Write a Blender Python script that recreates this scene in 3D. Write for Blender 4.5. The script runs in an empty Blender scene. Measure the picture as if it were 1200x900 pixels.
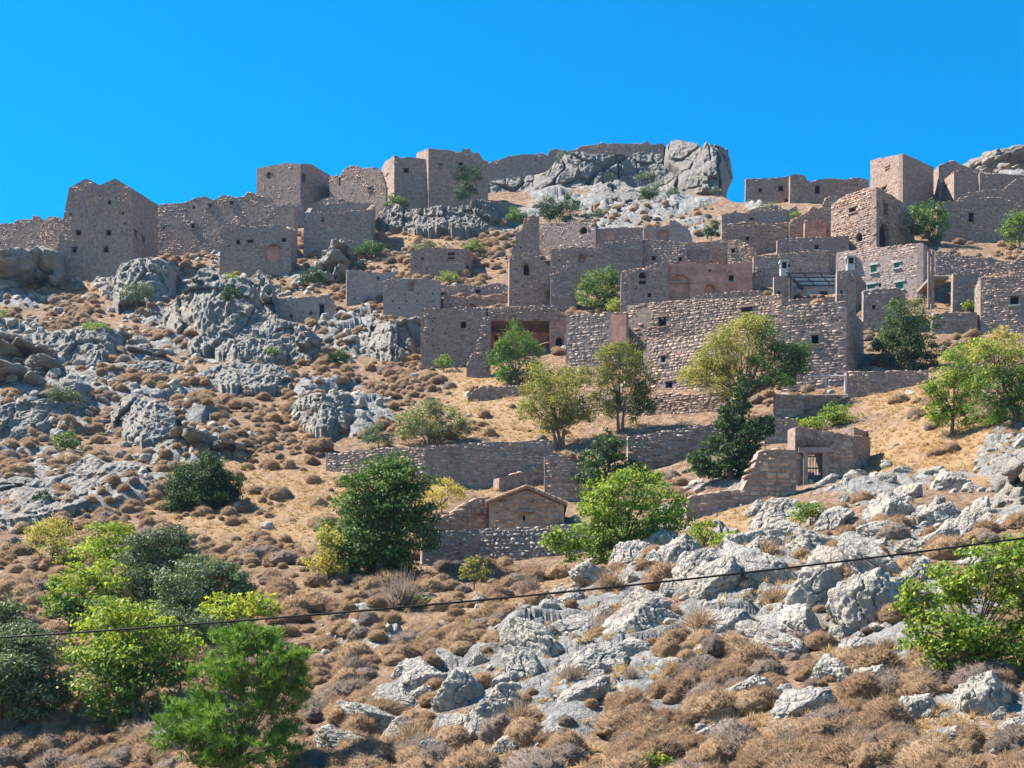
import bpy, bmesh, math, random
import numpy as np
from mathutils import Vector, Matrix
from mathutils.geometry import tessellate_polygon

C = bpy.context.scene
COL = C.collection
random.seed(7); np.random.seed(7)
RNG = np.random.default_rng(11)

# ------------------------------------------------------------------ camera
F, HZ = 1650.0, 860.0            # focal length and horizon row, in photograph pixels (1200 x 900)
cam_d = bpy.data.cameras.new('camera'); cam = bpy.data.objects.new('camera', cam_d); COL.objects.link(cam)
cam.location = (0, 0, 0); cam.rotation_euler = (math.pi/2, 0, 0)
cam_d.sensor_width = 36; cam_d.lens = 36*F/1200; cam_d.shift_y = (HZ-450)/1200
cam_d.clip_start = 0.5; cam_d.clip_end = 5000
C.camera = cam

# ------------------------------------------------------------------ light
SUN = Vector((-0.63, 0.10, 0.77)).normalized()
sun_d = bpy.data.lights.new('sun', 'SUN'); sun = bpy.data.objects.new('sun', sun_d); COL.objects.link(sun)
sun_d.energy = 4.6; sun_d.angle = math.radians(0.5); sun_d.color = (1.0, 0.93, 0.83)
sun.location = (-60, 40, 120)
sun.rotation_euler = SUN.to_track_quat('Z', 'Y').to_euler()
W = bpy.data.worlds.new('World'); C.world = W; W.use_nodes = True
nt = W.node_tree; nt.nodes.clear()
sky = nt.nodes.new('ShaderNodeTexSky'); sky.sky_type = 'NISHITA'; sky.sun_disc = False
sky.sun_elevation = math.asin(SUN.z); sky.sun_rotation = math.atan2(SUN.x, SUN.y)
sky.altitude = 300; sky.air_density = 1.0; sky.dust_density = 0.0; sky.ozone_density = 3.0
hs = nt.nodes.new('ShaderNodeHueSaturation'); hs.inputs['Saturation'].default_value = 1.85
hs.inputs['Hue'].default_value = 0.493; hs.inputs['Value'].default_value = 1.0
bg = nt.nodes.new('ShaderNodeBackground'); bg.inputs[1].default_value = 0.074
wo = nt.nodes.new('ShaderNodeOutputWorld')
nt.links.new(sky.outputs[0], hs.inputs['Color']); nt.links.new(hs.outputs[0], bg.inputs[0]); nt.links.new(bg.outputs[0], wo.inputs[0])
C.view_settings.view_transform = 'Standard'; C.view_settings.look = 'None'
C.view_settings.exposure = 1.72; C.view_settings.gamma = 1.0; C.view_settings.use_curve_mapping = False

# ------------------------------------------------------------------ numpy noise
_perm = np.random.default_rng(3).permutation(256); _perm = np.concatenate([_perm, _perm, _perm])
_g = np.random.default_rng(4).normal(size=(256, 3)); _g /= np.linalg.norm(_g, axis=1)[:, None]
def perlin(p):
    p = np.asarray(p, float); i = np.floor(p).astype(int); f = p - i; i &= 255
    u = f*f*f*(f*(f*6-15)+10)
    out = 0
    for dx in (0, 1):
        for dy in (0, 1):
            for dz in (0, 1):
                h = _perm[_perm[_perm[(i[..., 0]+dx) & 255]+((i[..., 1]+dy) & 255)]+((i[..., 2]+dz) & 255)]
                g = _g[h]; d = f - np.array([dx, dy, dz])
                w = (u[..., 0] if dx else 1-u[..., 0])*(u[..., 1] if dy else 1-u[..., 1])*(u[..., 2] if dz else 1-u[..., 2])
                out = out + w*(g*d).sum(-1)
    return out*1.5
def fbm(p, o=4, g=0.5):
    p = np.asarray(p, float); a = 1; s = 0
    for k in range(o): s = s + a*perlin(p*2.0**k + 17.3*k); a *= g
    return s
def ridged(p, o=4, g=0.5):
    p = np.asarray(p, float); a = 1; s = 0
    for k in range(o): s = s + a*(1-2*np.abs(perlin(p*2.0**k + 9.1*k))); a *= g
    return s

def worley(px_, py_, cell, seed=0):
    "fractured blocks: nearest cell, distance to its edge and its own tilt"
    px_ = px_/cell; py_ = py_/cell; ix = np.floor(px_).astype(int); iy = np.floor(py_).astype(int)
    F1 = np.full(px_.shape, 9.); F2 = np.full(px_.shape, 9.); R = [np.zeros(px_.shape) for _ in range(5)]
    for dx in (-1, 0, 1):
        for dy in (-1, 0, 1):
            cx, cy = ix+dx, iy+dy; h = _perm[(_perm[(cx+seed) & 255]+cy+seed*7) & 255]; h2 = _perm[h+31]; h3 = _perm[h2+57]
            sx = cx+.5+.8*(h/255.-.5); sy = cy+.5+.8*(h2/255.-.5); d = np.hypot(px_-sx, py_-sy)
            n = d < F1; F2 = np.where(n, F1, np.minimum(F2, d)); F1 = np.where(n, d, F1)
            for k, v in enumerate((h3/255., _perm[h3+11]/255.-.5, _perm[h3+91]/255.-.5, px_-sx, py_-sy)): R[k] = np.where(n, v, R[k])
    return F2-F1, R[0], R[1]*R[3]+R[2]*R[4]
# ------------------------------------------------------------------ hillside: distance of the ground along the lines of sight
PXC = np.array([-300, 0, 200, 400, 600, 800, 1000, 1200, 1500.])
TAB = [
 (1000, [30,30,29,26,23,21,19,18,17]),
 (950, [36,36,35,30,26.5,24.5,22.5,21.5,20]),
 (900, [42,41,39,34,30,28,26,25,24]),
 (800, [51,49,47,44,38,35,32,31,30]),
 (700, [65,62,60,59,57,47,42,39,37]),
 (650, [74,72,71,70,71,58,47,44,42]),
 (600, [83,82,82,82,84,75,57,52,48]),
 (560, [91,90,90,90,92,85,75,66,60]),
 (500, [103,103,104,105,103,97,88,76,71]),
 (450, [115,116,118,120,116,108,98,91,87]),
 (400, [131,132,134,136,130,122,112,109,105]),
 (350, [151,152,152,151,146,138,128,125,121]),
 (300, [172,172,170,167,162,157,147,143,139]),
 (260, [187,187,185,180,177,172,166,163,160]),
 (220, [202,202,199,196,193,190,186,182,179]),
 (180, [217,217,214,212,209,207,204,200,197]),
]
PYR = np.array([t[0] for t in TAB], float)[::-1]; TV = np.array([t[1] for t in TAB], float)[::-1]
def cubic_w(xs, x):
    # monotone-ish Catmull-Rom weights on a non-uniform grid, returned as indices and weights
    x = np.clip(x, xs[0], xs[-1]-1e-6); k = np.searchsorted(xs, x, 'right')-1; k = np.clip(k, 0, len(xs)-2)
    t = (x-xs[k])/(xs[k+1]-xs[k]); t = t.astype(float)
    h = xs[k+1]-xs[k]
    km = np.maximum(k-1, 0); kp = np.minimum(k+2, len(xs)-1)
    h00 = 2*t**3-3*t**2+1; h10 = t**3-2*t**2+t; h01 = -2*t**3+3*t**2; h11 = t**3-t**2
    a = h/np.maximum(xs[k+1]-xs[km], 1e-9); b = h/np.maximum(xs[kp]-xs[k], 1e-9)
    return (km, k, k+1, kp), (-h10*a, h00-h11*b, h01+h10*a, h11*b)
def Dist(px, py):
    px = np.asarray(px, float); py = np.asarray(py, float); px, py = np.broadcast_arrays(px, py)
    ix, wx = cubic_w(PXC, px); iy, wy = cubic_w(PYR, py)
    s = 0
    for a, wa in zip(iy, wy):
        for b, wb in zip(ix, wx): s = s + wa*wb*TV[a, b]
    return s
SKX = np.array([-300, 0, 60, 180, 300, 450, 560, 650, 760, 845, 862, 900, 1000, 1100, 1200, 1500.])
SKY = np.array([300, 290, 296, 268, 246, 236, 226, 222, 222, 232, 240, 238, 236, 212, 203, 200.])
def skyline(px): return np.interp(px, SKX, SKY)

ROCKZ = [(60,415,120,42),(40,478,100,34),(250,372,95,46),(180,480,62,36),(75,560,120,36),(215,515,80,34),(400,480,62,28),
 (160,330,48,36),(335,398,70,26),(430,395,50,30),(20,600,70,24),(300,330,60,40),(470,400,40,25),(240,440,60,20),
 (960,680,240,115),(730,750,150,95,.85),(580,820,130,60),(440,870,70,45),(1190,560,45,60),(1150,850,90,60),(745,240,125,48),
 (1050,600,160,50),(850,820,200,50,.55),(1150,190,90,30),(560,250,100,24,.6),(40,330,60,30),(430,745,40,20),(868,256,36,22)]
GOLDZ = [(1110,530,125,42,1),(590,465,75,40,1),(605,556,70,28,1),(330,590,150,50,.8),(880,612,60,16,1),(190,335,110,18,.7),
 (560,438,50,22,.9),(1075,468,70,24,1),(420,600,70,60,.8),(620,500,60,25,.9),(560,700,200,30,.35),(900,700,60,30,.5),(700,800,80,30,.5),
 (1000,850,150,30,.6),(490,275,60,14,.7),(250,440,60,14,.5),(430,560,90,25,.8),(850,640,80,25,.6),(90,790,60,40,.5),(640,890,120,20,.8)]
def zone(Z, px, py):
    px = np.asarray(px, float); py = np.asarray(py, float)
    m = np.zeros(np.broadcast(px, py).shape)
    for z in Z:
        d = ((px-z[0])/z[2])**2+((py-z[1])/z[3])**2
        m = np.maximum(m, (z[4] if len(z) > 4 else 1)*np.clip(1.6-1.1*d, 0, 1))
    return m
def pix(x, y, z): return 600+F*x/y, HZ-F*z/y
def disp(x, y, px, py):
    "small relief of the ground, a function of the place"
    p = np.stack([x, y, np.zeros_like(x)], -1)
    r = zone(ROCKZ, px, py)*(1-zone([(885, 606, 110, 24), (800, 640, 40, 14)], px, py))
    d = 0.35*fbm(p*0.13, 3)+0.10*fbm(p*0.7, 3)
    wx = x+.5*perlin(p*.6+2); wy = y+.5*perlin(p*.6+8)
    a_, c_ = .80, .60                       # the strata run up the slope to the right
    u = wx*a_+wy*c_; v = -wx*c_+wy*a_
    e1, h1, t1 = worley(u*.55, v*1.25, 3.6, 1); e2, h2, t2 = worley(u*.7+40, v*1.2, 1.35, 5)
    far = np.clip((y-60)/60, 0, 1)
    q = np.stack([u*.35, v*.9, 0*x], -1)
    bl = 1.15*(h1-.25)+1.5*t1-.8*np.clip(1-e1/.10, 0, 1)+.42*(h2-.4)+.8*t2-.28*np.clip(1-e2/.12, 0, 1)+.12*fbm(p*2.1, 3, .6)+.25*ridged(q*.8, 2)
    rk = r*np.clip(0.45+1.3*fbm(p*0.09+5, 2)+.35*(h1-.4), 0.0, 1.0)
    m = np.clip(rk*2.2-.35, 0, 1)
    d = d*(1-.4*m)+m*(.26+bl*(.52+.22*far))
    d = d*np.clip(y/60., 0.4, 1)
    return d, np.clip(m*1.5-.25+.9*np.clip(bl, -.4, .5), 0, 1)
def ground(px, py, sink=0.0):
    "world point of the ground seen at a pixel of the photograph"
    Y = Dist(px, py); X = (np.asarray(px, float)-600)/F*Y; Z = (HZ-np.asarray(py, float))/F*Y
    d, _ = disp(np.atleast_1d(X), np.atleast_1d(Y), np.atleast_1d(px), np.atleast_1d(py))
    d = d.reshape(np.shape(X)) if np.shape(X) else float(d[0])
    if np.shape(X): return X, Y, Z+d-sink
    return Vector((float(X), float(Y), float(Z)+d-sink))

# ------------------------------------------------------------------ materials
def mat(name): m = bpy.data.materials.new(name); m.use_nodes = True; m.node_tree.nodes.clear(); return m
class NB:
    def __init__(s, name):
        s.m = mat(name); s.t = s.m.node_tree; s.out = s.n('ShaderNodeOutputMaterial')
    def n(s, typ, **k):
        o = s.t.nodes.new(typ)
        for a, b in k.items():
            if a.startswith('i_'):
                key = a[2:]; o.inputs[int(key) if key.isdigit() else key].default_value = b
            else: setattr(o, a, b)
        return o
    def l(s, a, b): s.t.links.new(a, b)
    def coord(s, kind='Object'): return s.n('ShaderNodeTexCoord').outputs[kind]
    def noise(s, vec, scale, detail=4, rough=.55, w=None):
        o = s.n('ShaderNodeTexNoise'); o.inputs['Scale'].default_value = scale; o.inputs['Detail'].default_value = detail; o.inputs['Roughness'].default_value = rough
        if w is not None: o.noise_dimensions = '4D'; s.l(w, o.inputs['W'])
        s.l(vec, o.inputs['Vector']); return o.outputs['Fac']
    def ramp(s, fac, stops):
        o = s.n('ShaderNodeValToRGB'); e = o.color_ramp.elements
        while len(e) < len(stops): e.new(0.5)
        for k, (p, c) in enumerate(stops): e[k].position = p; e[k].color = (*c, 1) if len(c) == 3 else c
        s.l(fac, o.inputs[0]); return o.outputs[0]
    def mix(s, fac, a, b, mode='MIX'):
        o = s.n('ShaderNodeMix', data_type='RGBA', blend_type=mode)
        for v, k in ((fac, 0), (a, 6), (b, 7)):
            if hasattr(v, 'links'): s.l(v, o.inputs[k])
            elif k == 0: o.inputs[0].default_value = v
            else: o.inputs[k].default_value = (*v, 1)
        return o.outputs[2]
    def math(s, op, a, b=0.0, clamp=False):
        o = s.n('ShaderNodeMath', operation=op, use_clamp=clamp)
        for v, k in ((a, 0), (b, 1)):
            if hasattr(v, 'links'): s.l(v, o.inputs[k])
            else: o.inputs[k].default_value = v
        return o.outputs[0]
    def attr(s, name): return s.n('ShaderNodeAttribute', attribute_name=name).outputs['Fac']
    def bump(s, h, strength=.5, dist=.1, normal=None):
        o = s.n('ShaderNodeBump'); o.inputs['Strength'].default_value = strength; o.inputs['Distance'].default_value = dist; s.l(h, o.inputs['Height'])
        if normal: s.l(normal, o.inputs['Normal'])
        return o.outputs[0]
    def pbr(s, col, rough=.9, normal=None, spec=.2):
        o = s.n('ShaderNodeBsdfPrincipled'); o.inputs['Roughness'].default_value = rough; o.inputs['Specular IOR Level'].default_value = spec
        if hasattr(col, 'links'): s.l(col, o.inputs['Base Color'])
        else: o.inputs['Base Color'].default_value = (*col, 1)
        if normal: s.l(normal, o.inputs['Normal'])
        s.l(o.outputs[0], s.out.inputs[0]); return o
def m_rock(name='limestone', k=1.):
    b = NB(name); cc = lambda *c: tuple(x*k*w for x, w in zip(c, (1.08, 1., .90))); c = b.coord(); r = b.n('ShaderNodeObjectInfo').outputs['Random']; w = b.math('MULTIPLY', r, 40.)
    g = b.n('ShaderNodeNewGeometry').outputs['Position']
    n1 = b.noise(g, .9, 6, .65); n2 = b.noise(g, 6., 6, .7); n3 = b.noise(g, .35, 3, .5)
    col = b.ramp(n1, [(.28, cc(.20, .20, .20)), (.43, cc(.35, .34, .325)), (.58, cc(.47, .455, .42)), (.8, cc(.56, .53, .48))])
    col = b.mix(b.ramp(n2, [(.35, (1,)*3), (.55, (0,)*3)]), col, (.20, .20, .205), 'MIX')
    col = b.mix(b.ramp(n3, [(.55, (0,)*3), (.75, (.5,)*3)]), col, (.42, .30, .19))
    v = b.n('ShaderNodeTexVoronoi', feature='DISTANCE_TO_EDGE'); v.inputs['Scale'].default_value = 1.1
    mp = b.n('ShaderNodeMapping'); mp.inputs['Scale'].default_value = (1.6, 1.2, .8); mp.inputs['Rotation'].default_value = (0, .6, 0)
    wv = b.n('ShaderNodeVectorMath', operation='ADD'); nv = b.n('ShaderNodeTexNoise'); nv.inputs['Scale'].default_value = 1.3
    b.l(g, nv.inputs['Vector']); b.l(g, wv.inputs[0]); b.l(nv.outputs['Color'], wv.inputs[1]); b.l(wv.outputs[0], mp.inputs[0]); b.l(mp.outputs[0], v.inputs['Vector'])
    crack = b.ramp(v.outputs['Distance'], [(0, (0,)*3), (.06, (1,)*3)])
    h = b.math('ADD', b.math('MULTIPLY', crack, .15), b.math('ADD', b.math('MULTIPLY', n1, 1.2), b.math('MULTIPLY', n2, .6)))
    n4 = b.noise(g, 2.4, 5, .7); col = b.mix(b.ramp(n4, [(.30, (.45,)*3), (.42, (0,)*3)]), col, (.13, .13, .135)); h = b.math('ADD', h, b.math('MULTIPLY', n4, 1.3)); b.pbr(col, .92, b.bump(h, .9, .30)); return b.m
def m_ground():
    b = NB('hillside_soil'); g = b.n('ShaderNodeNewGeometry').outputs['Position']
    rk = b.attr('rock'); gd = b.attr('gold')
    n1 = b.noise(g, 1.7, 6, .65); n2 = b.noise(g, 7., 5, .7); n0 = b.noise(g, .25, 4, .55)
    soil = b.ramp(n1, [(.3, (.15, .095, .065)), (.48, (.27, .175, .115)), (.62, (.38, .26, .17)), (.8, (.46, .35, .25))])
    gold = b.ramp(n2, [(.25, (.25, .15, .08)), (.5, (.44, .285, .155)), (.75, (.58, .41, .245))])
    rock = b.ramp(n1, [(.3, (.16, .16, .155)), (.48, (.28, .27, .255)), (.62, (.39, .375, .345)), (.8, (.48, .455, .41))])
    gf = b.math('ADD', b.math('MULTIPLY', gd, .9), b.math('SUBTRACT', b.math('MULTIPLY', n0, 1.3), .74), True)
    col = b.mix(gf, soil, gold)
    rf = b.ramp(b.math('ADD', rk, b.math('MULTIPLY', b.math('SUBTRACT', n2, .5), 1.6)), [(.42, (0,)*3), (.58, (1,)*3)])
    col = b.mix(rf, col, rock)
    h = b.math('ADD', b.math('MULTIPLY', n1, 1.5), b.math('MULTIPLY', n2, .7))
    b.pbr(col, .95, b.bump(h, 1., .4), .1); return b.m
def m_stone(name, cs, stain=(.16, .12, .10), st=.45):
    b = NB(name); g = b.n('ShaderNodeNewGeometry').outputs['Position']; t = b.attr('tone')
    n1 = b.noise(g, .35, 4, .6); n2 = b.noise(g, 5., 5, .7)
    col = b.ramp(t, [(0, cs[0]), (.35, cs[1]), (.75, cs[2]), (1, cs[3])])
    col = b.mix(b.ramp(n1, [(.45, (0,)*3), (.65, (st,)*3)]), col, stain)
    col = b.mix(.55, col, b.ramp(n2, [(.3, (.25,)*3), (.7, (.8,)*3)]), 'OVERLAY')
    n5 = b.noise(g, .11, 3, .6); col = b.mix(1., col, b.ramp(n5, [(.36, (.80, .84, .90)), (.5, (1., .98, .95)), (.62, (1.15, 1.0, .84))]), 'MULTIPLY')
    n6 = b.noise(g, .8, 5, .7); col = b.mix(b.ramp(n6, [(.56, (0,)*3), (.66, (.55,)*3)]), col, (.34, .27, .215))
    b.pbr(col, .93, b.bump(n2, .6, .06)); return b.m
def m_plain(name, c, rough=.85, var=.35, scale=6., bump=.3, bd=.03, metal=0):
    b = NB(name); g = b.coord(); n = b.noise(g, scale, 4)
    d = tuple(x*(1-var) for x in c); e = tuple(min(x*(1+var), .9) for x in c)
    p = b.pbr(b.ramp(n, [(.3, d), (.7, e)]), rough, b.bump(n, bump, bd)); p.inputs['Metallic'].default_value = metal; return b.m
def m_leaf(name, stops, trans=.45, rough=.6):
    b = NB(name); t = b.attr('tone')
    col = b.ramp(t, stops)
    p = b.n('ShaderNodeBsdfPrincipled'); p.inputs['Roughness'].default_value = rough; p.inputs['Specular IOR Level'].default_value = .25
    b.l(col, p.inputs['Base Color'])
    tr = b.n('ShaderNodeBsdfTranslucent'); b.l(b.mix(1., col, (1.0, .98, .55), 'MULTIPLY'), tr.inputs[0])
    mx = b.n('ShaderNodeMixShader'); mx.inputs[0].default_value = trans
    b.l(p.outputs[0], mx.inputs[1]); b.l(tr.outputs[0], mx.inputs[2]); b.l(mx.outputs[0], b.out.inputs[0]); return b.m
def m_shrub(name, c1, c2, c3):
    b = NB(name); r = b.n('ShaderNodeObjectInfo').outputs['Random']; c = b.coord(); n = b.noise(c, 16., 4, .8)
    col = b.mix(r, c1, c2); col = b.mix(b.ramp(n, [(.45, (0,)*3), (.62, (.8,)*3)]), col, c3)
    t = b.attr('tone'); col = b.mix(b.math('MULTIPLY', t, .5), col, (.55, .42, .28))
    p = b.pbr(col, .95, b.bump(n, .7, .10), .1); tr = b.n('ShaderNodeBsdfTranslucent'); b.l(col, tr.inputs[0]); mx = b.n('ShaderNodeMixShader'); mx.inputs[0].default_value = .35
    b.l(p.outputs[0], mx.inputs[1]); b.l(tr.outputs[0], mx.inputs[2]); b.l(mx.outputs[0], b.out.inputs[0]); return b.m

M = {}
M['rock'] = m_rock(); M['crag'] = m_rock('shade_toned_limestone', .64); M['ground'] = m_ground()  # crag: the same limestone dimmed, shade of the outcrops put into its colour
M['grey'] = m_stone('grey_masonry', [(.14,.10,.085),(.30,.225,.195),(.41,.32,.275),(.55,.44,.38)])
M['brown'] = m_stone('brown_masonry', [(.15,.10,.08),(.33,.23,.18),(.44,.315,.25),(.56,.43,.35)])
M['pink'] = m_stone('pinkish_masonry', [(.15,.11,.10),(.29,.225,.205),(.38,.305,.285),(.49,.41,.37)], (.24,.16,.15), .3)
M['ochre'] = m_stone('ochre_masonry', [(.20,.11,.075),(.37,.225,.155),(.48,.305,.215),(.57,.40,.30)], (.2,.13,.08), .3)
M['plaster'] = m_stone('old_red_plaster', [(.20,.095,.07),(.34,.17,.125),(.43,.24,.18),(.50,.33,.25)], (.17,.085,.07), .6)
M['pale'] = m_stone('pale_masonry', [(.18,.155,.135),(.31,.27,.235),(.40,.355,.31),(.50,.445,.39)], (.28,.27,.26), .3)
M['mortar_grey'] = m_plain('grey_mortar', (.24,.18,.155), .95, .35, 3., .5, .05)
M['mortar_brown'] = m_plain('brown_mortar', (.26,.185,.15), .95, .35, 3., .5, .05)
M['mortar_pink'] = m_plain('pink_mortar', (.28,.215,.195), .95, .25, 3., .5, .05)
M['mortar_plaster'] = m_plain('red_plaster_coat', (.38,.20,.15), .95, .35, 1.2, .5, .05)
M['mortar_pale'] = m_plain('pale_mortar', (.38,.38,.38), .95, .25, 3., .5, .05)
M['void'] = m_plain('painted_dark_interior', (.022,.018,.016), .95, .2)  # near-black colour standing in for unlit interiors in openings and flues
M['green'] = m_plain('green_painted_wood', (.04,.20,.14), .6, .15)
M['wood'] = m_plain('grey_weathered_beam', (.09,.08,.075), .8, .3)
M['bark'] = m_plain('bark', (.14,.105,.08), .95, .4, 8., .8, .05)
M['metal'] = m_plain('galvanised_rail', (.45,.46,.47), .5, .1)
M['iron'] = m_plain('dark_iron', (.05,.05,.055), .6, .2)
M['cable'] = m_plain('black_cable_sheath', (.012,.012,.013), .6, .1)
M['tile'] = m_plain('clay_roof_tile', (.24,.15,.105), .9, .4, 4., .5, .04)
M['white'] = m_plain('whitewashed_render', (.58,.58,.57), .9, .2, 1.5, .3, .03)
M['flat'] = m_plain('earth_roof', (.22,.19,.16), .95, .35, 2., .6, .06)
M['fig'] = m_leaf('fresh_green_leaves', [(0,(.045,.10,.025)),(.4,(.10,.20,.04)),(.75,(.22,.31,.05)),(1,(.42,.42,.06))])
M['lime'] = m_leaf('lime_leaves', [(0,(.07,.13,.02)),(.4,(.20,.29,.035)),(.75,(.38,.43,.05)),(1,(.58,.52,.08))])
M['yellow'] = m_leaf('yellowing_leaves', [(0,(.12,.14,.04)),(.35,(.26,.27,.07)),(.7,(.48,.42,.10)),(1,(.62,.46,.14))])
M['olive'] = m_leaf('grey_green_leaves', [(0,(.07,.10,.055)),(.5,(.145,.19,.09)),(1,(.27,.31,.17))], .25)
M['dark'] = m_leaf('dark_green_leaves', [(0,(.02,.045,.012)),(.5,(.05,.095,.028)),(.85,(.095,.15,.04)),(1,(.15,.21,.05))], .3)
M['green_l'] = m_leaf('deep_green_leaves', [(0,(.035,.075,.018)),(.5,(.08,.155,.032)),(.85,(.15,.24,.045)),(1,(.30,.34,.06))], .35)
M['pine'] = m_leaf('pine_needles', [(0,(.05,.11,.02)),(.5,(.13,.25,.04)),(1,(.27,.40,.07))], .35)
M['dry'] = m_leaf('dry_grass_blades', [(0,(.32,.19,.09)),(.5,(.52,.35,.18)),(1,(.68,.50,.30))], .3)
M['shrub'] = m_shrub('brown_shrub_twigs', (.33,.20,.12), (.54,.37,.22), (.21,.135,.088))
M['shrub_grey'] = m_shrub('grey_shrub_twigs', (.25,.19,.16), (.40,.31,.26), (.17,.13,.105))

# ------------------------------------------------------------------ object helpers
def tag(o, label=None, cat=None, group=None, kind=None):
    if label: o['label'] = label
    if cat: o['category'] = cat
    if group: o['group'] = group
    if kind: o['kind'] = kind
    return o
def empty(name, loc):
    o = bpy.data.objects.new(name, None); o.location = loc; o.empty_display_size = .3; COL.objects.link(o); return o
def link(name, me, parent=None, loc=None):
    o = bpy.data.objects.new(name, me); COL.objects.link(o)
    if parent: o.parent = parent
    if loc is not None: o.location = loc
    return o
def npmesh(name, v, faces, m, tone=None, smooth=False, vattr=None):
    "v (n,3); faces (m,k) array of quads or triangles; tone per face"
    v = np.ascontiguousarray(v, dtype=np.float32); faces = np.ascontiguousarray(faces, dtype=np.int32)
    me = bpy.data.meshes.new(name); k = faces.shape[1]; n = len(faces)
    me.vertices.add(len(v)); me.vertices.foreach_set('co', v.ravel())
    me.loops.add(n*k); me.loops.foreach_set('vertex_index', faces.ravel())
    me.polygons.add(n); me.polygons.foreach_set('loop_start', np.arange(0, n*k, k, dtype=np.int32))
    try: me.polygons.foreach_set('loop_total', np.full(n, k, dtype=np.int32))
    except Exception: pass
    if smooth: me.polygons.foreach_set('use_smooth', np.ones(n, bool))
    me.update(calc_edges=True)
    if tone is not None:
        a = me.attributes.new('tone', 'FLOAT', 'FACE'); a.data.foreach_set('value', np.asarray(tone, np.float32))
    if vattr:
        for kx, val in vattr.items():
            a = me.attributes.new(kx, 'FLOAT', 'POINT'); a.data.foreach_set('value', np.asarray(val, np.float32))
    me.materials.append(m); return me
class PM:
    "small polygon mesh collector"
    def __init__(s): s.v = []; s.f = []
    def box(s, x0, x1, y0, y1, z0, z1, fr=None):
        b = len(s.v); P = [(x, y, z) for z in (z0, z1) for y in (y0, y1) for x in (x0, x1)]
        s.v += [fr(*p) if fr else p for p in P]
        s.f += [(b, b+2, b+3, b+1), (b+4, b+5, b+7, b+6), (b, b+1, b+5, b+4), (b+2, b+6, b+7, b+3), (b, b+4, b+6, b+2), (b+1, b+3, b+7, b+5)]
    def tube(s, pts, rad, n=6):
        pts = [Vector(p) for p in pts]; b = len(s.v)
        for i, p in enumerate(pts):
            d = (pts[min(i+1, len(pts)-1)]-pts[max(i-1, 0)]).normalized()
            a = d.orthogonal().normalized() if abs(d.z) > .9 else d.cross(Vector((0, 0, 1))).normalized()
            c = d.cross(a); r = rad[i] if hasattr(rad, '__len__') else rad
            for k in range(n):
                t = 2*math.pi*k/n; s.v.append(tuple(p+(a*math.cos(t)+c*math.sin(t))*r))
        for i in range(len(pts)-1):
            for k in range(n):
                s.f.append((b+i*n+k, b+i*n+(k+1) % n, b+(i+1)*n+(k+1) % n, b+(i+1)*n+k))
        s.f.append(tuple(b+k for k in range(n))[::-1]); s.f.append(tuple(b+(len(pts)-1)*n+k for k in range(n)))
    def mesh(s, name, m, off=None, smooth=False):
        me = bpy.data.meshes.new(name); v = s.v if off is None else [(p[0]-off[0], p[1]-off[1], p[2]-off[2]) for p in s.v]
        me.from_pydata(v, [], s.f); me.materials.append(m)
        if smooth: me.polygons.foreach_set('use_smooth', np.ones(len(me.polygons), bool))
        me.update(); return me
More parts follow.
